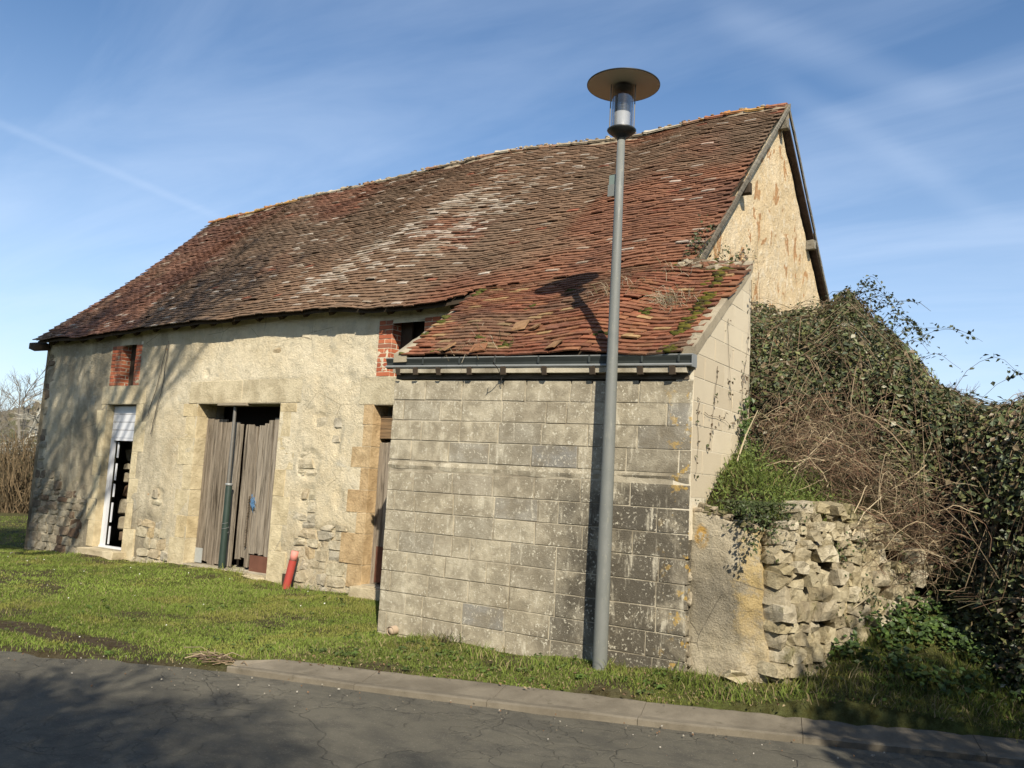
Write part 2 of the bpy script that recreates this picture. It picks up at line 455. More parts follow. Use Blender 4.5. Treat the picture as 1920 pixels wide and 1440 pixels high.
def m_asphalt():
    q = Mat('asphalt', 0.92, 0.2)
    big = q.noise(0.55, 5, 0.6, 0.4); mid = q.noise(4, 5, 0.7); fine = q.noise(190, 3, 0.7)
    c = q.ramp(big, [(0.30, (0.096, 0.088, 0.068)), (0.52, (0.128, 0.118, 0.090)), (0.72, (0.168, 0.152, 0.115))])
    c = q.mix(q.map(mid, 0.44, 0.68, 0, 0.6), c, (0.062, 0.059, 0.050))
    c = q.mix(q.math('MULTIPLY', q.map(q.noise(75, 4, 0.8), 0.54, 0.68), 0.6), c, (0.24, 0.22, 0.175))
    gv = q.vor(60); pk = q.map(q.noise(26, 2), 0.62, 0.66)
    c = q.mix(q.math('MULTIPLY', q.map(gv, 0.10, 0.17, 1, 0), pk), c, (0.36, 0.34, 0.29))
    warp = q.node('ShaderNodeVectorMath', operation='ADD')
    nn = q.node('ShaderNodeTexNoise'); q.link(q.pos, nn.inputs['Vector']); nn.inputs['Scale'].default_value = 2.4; nn.inputs['Detail'].default_value = 5
    sc = q.node('ShaderNodeVectorMath', operation='SCALE'); q.link(nn.outputs['Color'], sc.inputs[0]); sc.inputs['Scale'].default_value = 0.55
    q.link(q.pos, warp.inputs[0]); q.link(sc.outputs[0], warp.inputs[1])
    cr = q.vor(1.0, warp.outputs[0], 'DISTANCE_TO_EDGE')
    cr2 = q.vor(3.3, warp.outputs[0], 'DISTANCE_TO_EDGE')
    m1 = q.map(cr, 0.0, 0.010, 1, 0)
    m2 = q.math('MULTIPLY', q.map(cr2, 0.0, 0.018, 1, 0), q.map(q.noise(0.8, 3), 0.50, 0.58))
    cm = q.math('MAXIMUM', q.math('MULTIPLY', m1, q.map(q.noise(0.6, 2), 0.42, 0.52)), m2)
    c = q.mix(q.math('MULTIPLY', cm, q.map(q.noise(1.7, 4, 0.7), 0.40, 0.62, 0.05, 0.6)), c, (0.04, 0.037, 0.03))
    c = q.mix(q.map(q.noise(1.3, 5, 0.7, 0.6, q.scaled((1, 2.2, 1), (4, 4, 4), (0, 0, 0.38))), 0.50, 0.64, 0, 0.45), c, (0.075, 0.071, 0.058))
    q.color(c)
    q.bump(q.math('SUBTRACT', q.math('ADD', fine, q.math('MULTIPLY', mid, 0.6)), q.math('MULTIPLY', cm, 1.5)), 0.75, 0.010)
    return q.m
def m_concrete(name, c0=(0.20, 0.175, 0.135), c1=(0.31, 0.275, 0.21)):
    q = Mat(name, 0.93, 0.15)
    big = q.noise(2.2, 6, 0.65, 0.3); fine = q.noise(110, 4, 0.7)
    c = q.mix(q.map(big, 0.3, 0.7), c0, c1)
    c = q.mix(q.math('MULTIPLY', q.map(fine, 0.58, 0.72), 0.4), c, tuple(min(1, x * 1.5) for x in c1))
    c = q.mix(q.math('MULTIPLY', q.map(q.noise(7, 5, 0.7), 0.58, 0.70), 0.6), c, (0.085, 0.075, 0.05))
    q.color(c); q.bump(q.math('ADD', fine, big), 0.6, 0.008)
    return q.m
def m_ground():
    q = Mat('lawn_soil', 0.97, 0.1)
    t = q.tint()
    n = q.noise(14, 6, 0.7); f = q.noise(90, 4, 0.7)
    c = q.mix(q.map(n, 0.35, 0.65), t, q.mix(1.0, t, (0.55, 0.5, 0.4), 'MULTIPLY'))
    c = q.mix(q.math('MULTIPLY', q.map(f, 0.55, 0.7), 0.35), c, (0.14, 0.115, 0.07))
    q.color(c); q.bump(q.math('ADD', n, f), 1.0, 0.03)
    return q.m
def m_tinted(name, rough=0.7, spec=0.3, noise=0.35, trans=0.0):
    q = Mat(name, rough, spec)
    t = q.tint()
    n = q.noise(25, 3, 0.6)
    c = q.mix(q.math('MULTIPLY', n, noise), t, q.mix(1.0, t, (0.5, 0.5, 0.45), 'MULTIPLY'))
    q.color(c)
    if trans:
        tr = q.node('ShaderNodeBsdfTranslucent'); q.set(tr.inputs[0], c)
        ms = q.node('ShaderNodeMixShader'); ms.inputs[0].default_value = trans
        q.link(q.b.outputs[0], ms.inputs[1]); q.link(tr.outputs[0], ms.inputs[2])
        q.link(ms.outputs[0], q.nt.nodes['Material Output'].inputs[0])
    return q.m
def m_render():
    q = Mat('pier_render', 0.95, 0.12)
    x, y, z = q.xyz()
    big = q.noise(2.4, 5, 0.6, 0.3); fine = q.noise(120, 3, 0.8); mid = q.noise(10, 5, 0.7)
    c = q.ramp(big, [(0.3, (0.34, 0.29, 0.20)), (0.55, (0.44, 0.385, 0.275)), (0.75, (0.52, 0.46, 0.34))])
    d = q.math('MULTIPLY', q.map(z, -0.35, -0.85), q.map(z, -1.25, -0.95))
    c = q.mix(q.math('MULTIPLY', d, q.map(q.noise(2.0, 4), 0.3, 0.6, 0.3, 0.8)), c, (0.135, 0.12, 0.09))
    c = q.mix(q.math('MULTIPLY', q.map(fine, 0.5, 0.66), 0.5), c, (0.50, 0.45, 0.34))
    o1 = q.map(q.math('ADD', q.noise(6.5, 7, 0.78, 0.3), q.map(x, -2.42, -2.10, -0.16, 0.15)), 0.53, 0.70)
    c = q.mix(q.math('MULTIPLY', q.math('MULTIPLY', o1, q.map(z, -1.5, -0.7, 0.25, 1)), 0.6), c, (0.47, 0.335, 0.12))
    o2 = q.math('MULTIPLY', q.map(q.vor(2.4, q.scaled((1, 1, 0.6), (0.45, 0, 0.10))), 0.12, 0.20, 1, 0), q.map(z, -0.55, -0.35))
    c = q.mix(q.math('MULTIPLY', q.math('MULTIPLY', o2, q.map(q.noise(14, 5, 0.75), 0.40, 0.52)), 0.85), c, (0.50, 0.28, 0.045))
    c = q.mix(q.map(q.noise(17, 6, 0.75, 0.3), 0.55, 0.68, 0, 0.6), c, (0.13, 0.11, 0.075))
    cr = q.vor(2.2, q.scaled((1, 1, 0.6)), 'DISTANCE_TO_EDGE')
    c = q.mix(q.math('MULTIPLY', q.map(cr, 0, 0.012, 1, 0), q.map(q.noise(2.5, 2), 0.5, 0.55, 0, 0.7)), c, (0.07, 0.06, 0.045))
    q.color(c); q.bump(q.math('ADD', q.noise(45, 5, 0.75), mid), 1.0, 0.02)
    return q.m
def m_glass():
    m = bpy.data.materials.new('clear_lamp_glass'); m.use_nodes = True
    nt = m.node_tree; nt.nodes.clear()
    out = nt.nodes.new('ShaderNodeOutputMaterial'); mix = nt.nodes.new('ShaderNodeMixShader')
    tr = nt.nodes.new('ShaderNodeBsdfTransparent'); gl = nt.nodes.new('ShaderNodeBsdfGlossy')
    tr.inputs[0].default_value = (0.66, 0.67, 0.68, 1)
    gl.inputs['Roughness'].default_value = 0.06
    lw = nt.nodes.new('ShaderNodeLayerWeight'); lw.inputs[0].default_value = 0.38
    nt.links.new(lw.outputs['Facing'], mix.inputs[0])
    nt.links.new(tr.outputs[0], mix.inputs[1]); nt.links.new(gl.outputs[0], mix.inputs[2]); nt.links.new(mix.outputs[0], out.inputs[0])
    return m

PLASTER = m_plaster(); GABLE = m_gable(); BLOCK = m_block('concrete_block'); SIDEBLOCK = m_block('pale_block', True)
TILE = m_tile('clay_tile'); BRICK = m_brick(); ASPHALT = m_asphalt(); CONCRETE = m_concrete('kerb_concrete', (0.125, 0.108, 0.08), (0.215, 0.187, 0.14))
MORTAR = m_concrete('mortar', (0.20, 0.17, 0.12), (0.50, 0.45, 0.34))
PALEMORTAR = m_concrete('pale_mortar', (0.52, 0.46, 0.34), (0.66, 0.60, 0.47))
CAP = m_concrete('cement_cap', (0.20, 0.17, 0.12), (0.36, 0.31, 0.22))
WOODV = m_wood('weathered_plank', (0.085, 0.070, 0.052), (0.43, 0.37, 0.29)); WOODX = m_wood('weathered_beam', (0.095, 0.08, 0.06), (0.26, 0.22, 0.17), 0)
VERGE = m_wood('grey_verge_board', (0.11, 0.10, 0.08), (0.29, 0.265, 0.21), 1)
DARKWOOD = plain('dark_old_wood', (0.055, 0.042, 0.03), 0.95, 0.1, 0, 0.3)
STONE = m_stone('limestone_rubble', [(0.42, 0.36, 0.25), (0.53, 0.47, 0.33), (0.57, 0.50, 0.36), (0.46, 0.42, 0.33), (0.50, 0.38, 0.21)], 0.0)
GREYSTONE = m_stone('grey_rubble', [(0.23, 0.205, 0.155), (0.30, 0.27, 0.20), (0.34, 0.30, 0.22), (0.20, 0.165, 0.12), (0.155, 0.10, 0.065)], 0.1)
WALLSTONE = m_stone('mossy_limestone', [(0.44, 0.385, 0.255), (0.55, 0.48, 0.325), (0.35, 0.30, 0.20), (0.48, 0.41, 0.25), (0.62, 0.56, 0.42), (0.42, 0.36, 0.245)], 0.7)
OCHRE = m_stone('ochre_dressed_stone', [(0.50, 0.355, 0.195), (0.56, 0.42, 0.245), (0.48, 0.335, 0.18)], 0.0, 6)
JAMB = m_stone('pale_dressed_stone', [(0.60, 0.49, 0.295), (0.64, 0.545, 0.355), (0.62, 0.535, 0.355)], 0.0, 4)
LINTEL = m_stone('lintel_stone', [(0.54, 0.475, 0.33), (0.60, 0.51, 0.34), (0.56, 0.49, 0.34)], 0.0, 3)
GROUND = m_ground(); GRASS = m_tinted('grass_blade', 0.75, 0.2, 0.2, 0.3)
LEAF = m_tinted('bramble_leaf', 0.48, 0.35, 0.3, 0.15); TWIG = m_tinted('dry_stem', 0.85, 0.15, 0.4); MOSS = m_tinted('moss_cushion', 1.0, 0.05, 0.6)
BARK = m_tinted('bark', 0.95, 0.1, 0.5)
def m_pole():
    q = Mat('grey_painted_steel', 0.5, 0.4)
    n = q.noise(7, 5, 0.65); st = q.noise(5, 6, 0.75, 0.2, q.scaled((6, 6, 0.8)))
    c = q.mix(n, (0.135, 0.145, 0.135), (0.175, 0.18, 0.165))
    c = q.mix(q.math('MULTIPLY', q.map(st, 0.56, 0.70), 0.6), c, (0.27, 0.265, 0.215))
    c = q.mix(q.math('MULTIPLY', q.map(q.noise(45, 4, 0.7), 0.63, 0.70), 0.5), c, (0.36, 0.34, 0.22))
    q.color(c); q.rough(q.map(n, 0.3, 0.7, 0.4, 0.65)); q.bump(n, 0.1, 0.002); return q.m
POLE = m_pole()
ZINC = plain('dark_gutter_metal', (0.040, 0.046, 0.042), 0.55, 0.35, 0.0, 0.35, 4)
RIM = plain('worn_gutter_rim', (0.26, 0.27, 0.26), 0.45, 0.4, 0.2, 0.25, 9)
LAMPDARK = plain('lamp_bowl_black', (0.025, 0.027, 0.026), 0.4, 0.4, 0, 0.2)
LAMPUNDER = plain('lamp_shade_cream', (0.42, 0.40, 0.335), 0.6, 0.3, 0, 0.06, 3)
WHITEP = plain('white_lamp_core', (0.72, 0.72, 0.70), 0.4, 0.4, 0, 0.04)
GLASS = m_glass()
WHITEDOOR = plain('white_metal_panel', (0.60, 0.61, 0.63), 0.42, 0.4, 0.0, 0.08, 3)
GREENP = plain('dark_green_tube', (0.020, 0.036, 0.027), 0.6, 0.4, 0, 0.3, 8)
STEEL = plain('dull_steel_prop', (0.17, 0.16, 0.14), 0.5, 0.4, 0.3, 0.2)
RED = plain('faded_red_pipe', (0.36, 0.055, 0.042), 0.6, 0.3, 0, 0.15, 8)
PINK = plain('pale_red_pipe_end', (0.60, 0.235, 0.19), 0.65, 0.3, 0, 0.1, 8)
RUST = plain('rusty_sheet', (0.13, 0.058, 0.038), 0.85, 0.2, 0, 0.35, 7)
BLUE = plain('blue_twine', (0.09, 0.19, 0.33), 0.8, 0.2)
CABLE = plain('dark_cable', (0.05, 0.045, 0.04), 0.7, 0.2)
CHAIN = plain('rusty_chain', (0.10, 0.075, 0.05), 0.7, 0.3, 0.3)
CLAY = plain('clay_drain', (0.40, 0.31, 0.22), 0.85, 0.2)
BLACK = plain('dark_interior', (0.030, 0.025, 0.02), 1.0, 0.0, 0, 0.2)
BROWNHILL = m_tinted('far_wood', 1.0, 0.0, 0.5)

# ------------------------------------------------------------------ shared piece shapes
def bevel_box(b=0.12, jit=0.0, seed=0, sub=1.0):
    """unit box (-.5...5) with chamfered edges, 24 verts; b is the chamfer as a share of the half size"""
    g = np.random.default_rng(seed)
    V = []; idx = {}
    for sx in (-1, 1):
        for sy in (-1, 1):
            for sz in (-1, 1):
                for a in range(3):
                    p = np.array([sx, sy, sz], float) * 0.5
                    for k in range(3):
                        if k != a: p[k] *= (1 - b)
                    idx[(sx, sy, sz, a)] = len(V); V.append(p)
    V = np.array(V)
    if jit:
        base = {}
        for key, i in idx.items():
            c = key[:3]
            if c not in base: base[c] = g.normal(0, jit, 3)
            V[i] += base[c] + g.normal(0, jit * 0.25, 3)
    f4 = []; f3 = []
    for a in range(3):
        o = [k for k in range(3) if k != a]
        for s in (-1, 1):
            q = []
            for (i, j) in ((-1, -1), (1, -1), (1, 1), (-1, 1)):
                k = [0, 0, 0]; k[a] = s; k[o[0]] = i; k[o[1]] = j
                q.append(idx[(*k, a)])
            f4.append(q)
        for i in (-1, 1):
            for j in (-1, 1):
                q = []
                for (s, ax) in ((-1, o[0]), (1, o[0]), (1, o[1]), (-1, o[1])):
                    k = [0, 0, 0]; k[a] = s; k[o[0]] = i; k[o[1]] = j
                    q.append(idx[(*k, ax)])
                f4.append(q)
    for sx in (-1, 1):
        for sy in (-1, 1):
            for sz in (-1, 1):
                f3.append([idx[(sx, sy, sz, a)] for a in range(3)])
    V = V.astype(float)
    def orient(f):
        r = []
        for q in f:
            p = V[q]; n = np.cross(p[1] - p[0], p[2] - p[0])
            r.append(q if n @ p.mean(0) > 0 else q[::-1])
        return r
    return V, np.array(orient(f4)), np.array(orient(f3))
def bb_mesh(name, mat, **kw):
    V, f4, f3 = bevel_box(**kw)
    me = make_mesh(name, V, [f4, f3])
    me.materials.append(mat)
    return me
def lump_mesh(name, mat, jit=0.06, seed=0, **kw):
    """rough rounded stone: 26 verts, 48 triangles"""
    g = np.random.default_rng(seed)
    idx = {}; V = []
    for i in (-1, 0, 1):
        for j in (-1, 0, 1):
            for k in (-1, 0, 1):
                if (i, j, k) != (0, 0, 0): idx[(i, j, k)] = len(V); V.append((i, j, k))
    V = np.array(V, float); e = g.uniform(3.5, 8.0)
    V = V / (np.abs(V) ** e).sum(1)[:, None] ** (1 / e) * 0.5
    V = V + g.normal(0, jit, V.shape)
    V[:, 0] *= 1 + 0.22 * g.normal() * V[:, 2]; V[:, 2] *= 1 + 0.25 * g.normal() * V[:, 0]
    f = []
    for a in range(3):
        o = [q for q in range(3) if q != a]
        for s in (-1, 1):
            for i in (-1, 0):
                for j in (-1, 0):
                    q = []
                    for (p, r) in ((i, j), (i + 1, j), (i + 1, j + 1), (i, j + 1)):
                        t = [0, 0, 0]; t[a] = s; t[o[0]] = p; t[o[1]] = r; q.append(idx[tuple(t)])
                    n = np.cross(V[q[1]] - V[q[0]], V[q[2]] - V[q[0]])
                    f.append(q if n @ V[q].mean(0) > 0 else q[::-1])
    me = make_mesh(name, V, np.array(f), None, False); me.materials.append(mat)
    return me
_pool = {}
def pool(mat, n, **kw):
    key = (mat.name, tuple(sorted(kw.items())))
    if key not in _pool:
        _pool[key] = [(lump_mesh if kw.get('b') == -1 else bb_mesh)('piece', mat, seed=100 + i, **kw) for i in range(n)]
    return random.choice(_pool[key])
def piece(name, mat, parent, c, size, rot=(0, 0, 0), n=10, b=0.12, jit=0.0):
    return put(name, pool(mat, n, b=b, jit=jit), None, parent, c, rot, size)

# ------------------------------------------------------------------ terrain
GP = np.array([  # X, Y, ground level
    (-15.9, 8.28, -1.70), (-14.6, 8.2, -1.66), (-13.3, 8.2, -1.57), (-12.4, 8.2, -1.60), (-11.2, 8.2, -1.53), (-10.3, 8.1, -1.51), (-9.4, 8.1, -1.55),
    (-8.9, 8.1, -1.60), (-7.5, 8.1, -1.56), (-5.95, 6.7, -1.62), (-4.5, 6.6, -1.57), (-3.27, 6.45, -1.515), (-2.66, 6.7, -1.47), (-2.1, 6.8, -1.47), (-1.8, 7.3, -1.42),
    (-1.68, 7.6, -1.22), (-1.45, 7.95, -1.06), (-1.2, 8.35, -0.92), (-1.0, 8.7, -0.85), (-1.2, 7.7, -1.30), (-0.7, 8.2, -1.20), (-0.2, 7.7, -1.46), (0.6, 7.4, -1.5), (-2.2, 6.3, -1.53), (-0.9, 7.2, -1.5),
    (-7.4, 3.75, -1.625), (-6.5, 4.2, -1.625), (-5.7, 4.7, -1.625), (-5.6, 5.0, -1.57), (-4.6, 5.5, -1.57), (-3.6, 5.8, -1.57), (-2.5, 6.15, -1.56), (-0.26, 7.1, -1.56), (1.5, 7.8, -1.56),
    (-8, 6, -1.60), (-11, 6, -1.60), (-14, 5, -1.65), (-11, 3, -1.64), (-20, 8, -1.72), (-20, 2, -1.68), (-26, 12.5, -1.68), (-30, 0, -1.7), (-16, 14, -1.7),
    (0, 0, -1.66), (-5, 0, -1.66), (5, 3, -1.64), (8, 8, -1.6), (4, 12, -1.3), (0, 12, -1.0), (-10, -8, -1.7), (10, -8, -1.7), (12, 14, -1.5), (-8, 20, -1.6), (6, 24, -1.5), (-28, 28, -1.7)])
def ground_z(x, y):
    x = np.asarray(x, float); y = np.asarray(y, float)
    d2 = (x[..., None] - GP[:, 0]) ** 2 + (y[..., None] - GP[:, 1]) ** 2
    w = 1 / (d2 + 0.03) ** 1.6
    return (w * GP[:, 2]).sum(-1) / w.sum(-1)
# road edge line (left grass edge, then kerb front edge)
EDGE = np.array([(-60, -17.0), (-30, -6.4), (-14, 0.7), (-9.5, 2.75), (-7.42, 3.75), (-6.47, 4.21), (-5.64, 4.63), (-4.5, 4.96), (-3.37, 5.34), (-2.33, 5.71), (-0.25, 6.59), (3, 7.95), (12, 11.7), (40, 23)])
def edge_y(x): return np.interp(x, EDGE[:, 0], EDGE[:, 1])
def kerb_back_y(x):
    return np.interp(x, [-5.66, -3.6, -2.5, -0.26, 3, 12], [4.99, 5.76, 6.12, 7.05, 8.45, 12.2])
def soil_mask(x, y):
    n = fbm(x * 1.7, y * 1.7, 4)
    ex = (x + 7.75) / 1.15; ey = (y - 4.42 - 0.16 * (x + 7.75)) / 0.20
    blob = sstep(1.25, 0.55, ex ** 2 + ey ** 2 + (n - 0.5) * 1.6)
    rim = sstep(0.42, 0.06, (y - edge_y(x)) + (n - 0.5) * 0.5) * sstep(-5.2, -5.7, x)
    wall = 0.75 * sstep(0.28, 0.02, 8.26 - y + (n - 0.5) * 0.3) * sstep(-5.9, -6.3, x)
    worn = 0.8 * sstep(0.60, 0.72, fbm(x * 1.1 + 21, y * 1.8 + 3, 4)) * sstep(-6.0, -6.5, x)
    stepm = sstep(0.35, 0.1, np.abs(x + 13.3) * 0.5 + np.abs(8.05 - y) * 0.8)
    strip = (0.80 - 0.45 * sstep(-3.0, -2.2, x)) * sstep(-6.0, -5.0, x) * sstep(0.42, 0.62, n)
    right = 0.30 * sstep(-2.3, -1.6, x) * sstep(0.38, 0.55, n)
    return np.clip(np.maximum.reduce([blob, worn, rim * 0.9, wall * 0.8, stepm, strip, right]), 0, 1)
def axis(parts):
    a = []
    for lo, hi, st in parts: a.append(np.arange(lo, hi, st))
    return np.concatenate(a)
gx = axis([(-400, -60, 40), (-60, -24, 4), (-24, -17, 0.5), (-17, 1.5, 0.09), (1.5, 8, 0.5), (8, 60, 6), (60, 401, 40)])
gy = axis([(-120, -20, 20), (-20, 2, 1.5), (2, 9.2, 0.09), (9.2, 16, 0.4), (16, 60, 4), (60, 500, 40)])
GX, GY = np.meshgrid(gx, gy, indexing='ij')
GZ = np.zeros_like(GX)
for i in range(len(gx)): GZ[i] = ground_z(GX[i], GY[i])
GZ += (fbm(GX * 2.1, GY * 2.1, 4) - 0.5) * 0.05 * sstep(30, 20, np.abs(GX))
far = np.clip(np.hypot(GX + 5, GY - 5) / 40 - 1, 0, 6)
GZ = GZ * 1.0 - far * 0.25
below = sstep(0.10, -0.03, GY - edge_y(GX))
GZ = GZ * (1 - below) + np.minimum(GZ, -1.72) * below
kb = (GX > -5.62) & (GX < 12) & (GY < kerb_back_y(GX) - 0.05)
GZ = np.where(kb, np.minimum(GZ, -1.72), GZ)
soil = np.zeros_like(GX)
for i in range(len(gx)): soil[i] = soil_mask(GX[i], GY[i])
nn = fbm(GX * 0.9, GY * 0.9, 4)
gcol = np.array([0.130, 0.155, 0.042])[None, None] * (0.7 + 0.6 * nn)[..., None]
gcol = gcol * (1 - soil[..., None]) + np.array([0.105, 0.082, 0.054]) * soil[..., None]
nI, nJ = GX.shape
I = (np.arange(nI - 1)[:, None] * nJ + np.arange(nJ - 1)[None, :])
gf = np.stack([I, I + nJ, I + nJ + 1, I + 1], -1).reshape(-1, 4)
structure(put('ground', make_mesh('ground', np.stack([GX, GY, GZ], -1).reshape(-1, 3), gf, gcol.reshape(-1, 3), True), GROUND))

# road: a sheet that follows the edge line towards and past the camera
rx = axis([(-60, -16, 4), (-16, 3, 0.16), (3, 40.1, 3)])
offs = np.array([0.0, 0.05, 0.2, 0.5, 1, 1.6, 2.4, 3.4, 4.6, 5.4, 5.6])
RX = np.repeat(rx[:, None], len(offs), 1)
rag = (fbm(rx * 3.0, rx * 0 + 2.0, 4) - 0.5) * 0.30 * sstep(-5.5, -6.0, rx)
RY = edge_y(rx)[:, None] + rag[:, None] * np.exp(-offs / 0.2)[None] - offs[None] * 1.12 + 0.02
RXs = RX + offs[None] * 0.40
RZ = -1.628 - 0.018 * (offs[None] - 2.6) ** 2 / 6 + 0.012 + (fbm(RXs * 1.3, RY * 1.3, 3) - 0.5) * 0.02
m_, k_ = RX.shape
I = (np.arange(m_ - 1)[:, None] * k_ + np.arange(k_ - 1)[None, :])
structure(put('road', make_mesh('road', np.stack([RXs, RY, RZ], -1).reshape(-1, 3), np.stack([I, I + 1, I + k_ + 1, I + k_], -1).reshape(-1, 4), None, True), ASPHALT))

# flush concrete kerb strip, laid in lengths, each with a raised front lip
kerb = put('kerb', make_mesh('kerb', [(-5.62, 4.6, -1.80), (12, 11.6, -1.80), (12, 12.1, -1.80), (-5.62, 4.95, -1.80)], np.array([(0, 1, 2, 3)])), CONCRETE)
structure(kerb)
kx = [-5.64, -4.55, -3.55, -2.52, -1.5, -0.45, 0.6, 1.65, 2.7, 4.5, 7.5, 11.5]
for a, b in zip(kx[:-1], kx[1:]):
    xs = np.linspace(a + 0.0018, b - 0.0018, 5)
    prof = []
    for x in xs:
        f = np.array([x, edge_y(x)]); k = np.array([x - 0.12, kerb_back_y(x - 0.12)])
        if x < -5.4: k = f + (k - f) * (0.35 + 0.65 * min(1, (x + 5.64) / 0.24)) 
        w = lambda t: f + (k - f) * t
        wob = (fbm(np.array(x * 2.0), np.array(3.0), 3) - 0.5) * 0.012
        row = []
        for t, z in ((-0.02, -1.80), (-0.02, -1.597), (0.03, -1.588), (0.20, -1.590), (0.24, -1.604), (0.9, -1.568), (1.0, -1.573), (1.02, -1.80)):
            p = w(t); row.append((p[0], p[1], z + (wob if z > -1.7 else 0)))
        prof.append(row)
    P = np.array(prof); n0, n1 = P.shape[:2]
    I = (np.arange(n0 - 1)[:, None] * n1 + np.arange(n1 - 1)[None, :])
    Fk = np.stack([I, I + n1, I + n1 + 1, I + 1], -1).reshape(-1, 4)
    me = make_mesh('kerb_slab', P.reshape(-1, 3), [Fk, np.array([list(range(n1)), [(n0 - 1) * n1 + j for j in range(n1)][::-1]])])
    put('kerb_slab', me, CONCRETE, kerb)

# ------------------------------------------------------------------ barn
YF = 8.28
BARN = thing('barn', 'old stone barn with cream lime plaster and a long brown clay tile roof', 'barn', (-9.6, 11.5, -1.6))
RGX = np.array([-16.2, -15.83, -14.29, -13.22, -11.75, -10.73, -10.02, -8.85, -7.94, -7.29, -6.05, -5.39, -4.27, -3.2])
RGZ = np.array([5.44, 5.46, 5.53, 5.59, 5.62, 5.63, 5.66, 5.70, 5.72, 5.67, 5.58, 5.55, 5.60, 5.58]) - 0.075
EVX = np.array([-16.3, -16.1, -14.0, -12.6, -11.3, -9.9, -8.35, -7.17, -6.5, -6.0, -5.0, -3.2])
EVZ = np.array([2.09, 2.10, 2.115, 2.165, 2.18, 2.185, 2.17, 2.13, 2.12, 2.15, 2.20, 2.21]) + 0.0
YE, YR = 8.03, 11.56
SL = 4.92
def roof_main(x, v):
    x = np.asarray(x, float); v = np.asarray(v, float)
    ze = np.interp(x, EVX, EVZ); zr = np.interp(x, RGX, RGZ)
    y = YE + v * (YR - YE) + 0.05 * (fbm(x * 0.8, x * 0 + 9.0, 3) - 0.5) * (1 - v)
    z = ze + v * (zr - ze)
    z = z - 0.12 * np.sin(np.pi * np.clip(v, 0, 1)) * sstep(-12.0, -15.8, x)
    z = z + 0.07 * (fbm(x * 0.55 + 4, v * 2.2, 3) - 0.5) + 0.035 * (fbm(x * 1.7, v * 6, 2) - 0.5)
    z = z + 0.05 * np.exp(-((x + 8.2 + 2.6 * (v - 0.5)) / 0.8) ** 2) * np.sin(np.pi * np.clip(v, 0, 1))
    return np.stack([x, y, z], -1)
LY0, LY1 = 6.685, 8.16
def roof_lean(x, v):
    x = np.asarray(x, float); v = np.asarray(v, float)
    ze = np.interp(x, [-5.85, -2.6], [1.225, 1.135])
    zt = np.where(x < -3.3, roof_main(np.minimum(x, -3.3), (LY1 - YE) / (YR - YE) + 0 * x)[..., 2], np.interp(x, [-3.3, -2.5], [float(roof_main(np.array(-3.3), np.array((LY1 - YE) / (YR - YE)))[2]), 2.25]))
    y = LY0 + v * (LY1 - LY0)
    z = ze + v * (zt - ze) + 0.03 * np.sin(np.pi * np.clip(v, 0, 1))
    b = np.sin(np.pi * np.clip(v * 0.85 + 0.1, 0, 1))
    z = z - 0.055 * np.exp(-((x + 3.12) / 0.38) ** 2) * b + 0.03 * np.exp(-((x + 3.75) / 0.3) ** 2) * b - 0.03 * np.exp(-((x + 4.55) / 0.35) ** 2) * np.exp(-((v - 0.25) / 0.25) ** 2)
    z = z + 0.05 * (fbm(x * 1.3 + 2, v * 3 + 5, 3) - 0.5)
    return np.stack([x, y, z], -1)

TJ = (0.0, 0.20, 1.0)
TT = np.array([[i, TJ[j], k] for k in (0, 1) for j in (0, 1, 2) for i in (0, 1, 2)], float)
def _tilefaces():
    f = []
    g = lambda i, j, k: k * 9 + j * 3 + i
    for i in (0, 1):
        for j in (0, 1):
            f.append((g(i, j, 1), g(i + 1, j, 1), g(i + 1, j + 1, 1), g(i, j + 1, 1)))
            f.append((g(i, j, 0), g(i, j + 1, 0), g(i + 1, j + 1, 0), g(i + 1, j, 0)))
        f.append((g(i, 0, 0), g(i + 1, 0, 0), g(i + 1, 0, 1), g(i, 0, 1)))
        f.append((g(i, 2, 0), g(i, 2, 1), g(i + 1, 2, 1), g(i + 1, 2, 0)))
    for j in (0, 1):
        f.append((g(0, j, 0), g(0, j, 1), g(0, j + 1, 1), g(0, j + 1, 0)))
        f.append((g(2, j, 0), g(2, j + 1, 0), g(2, j + 1, 1), g(2, j, 1)))
    return np.array(f)
TILEF = _tilefaces()
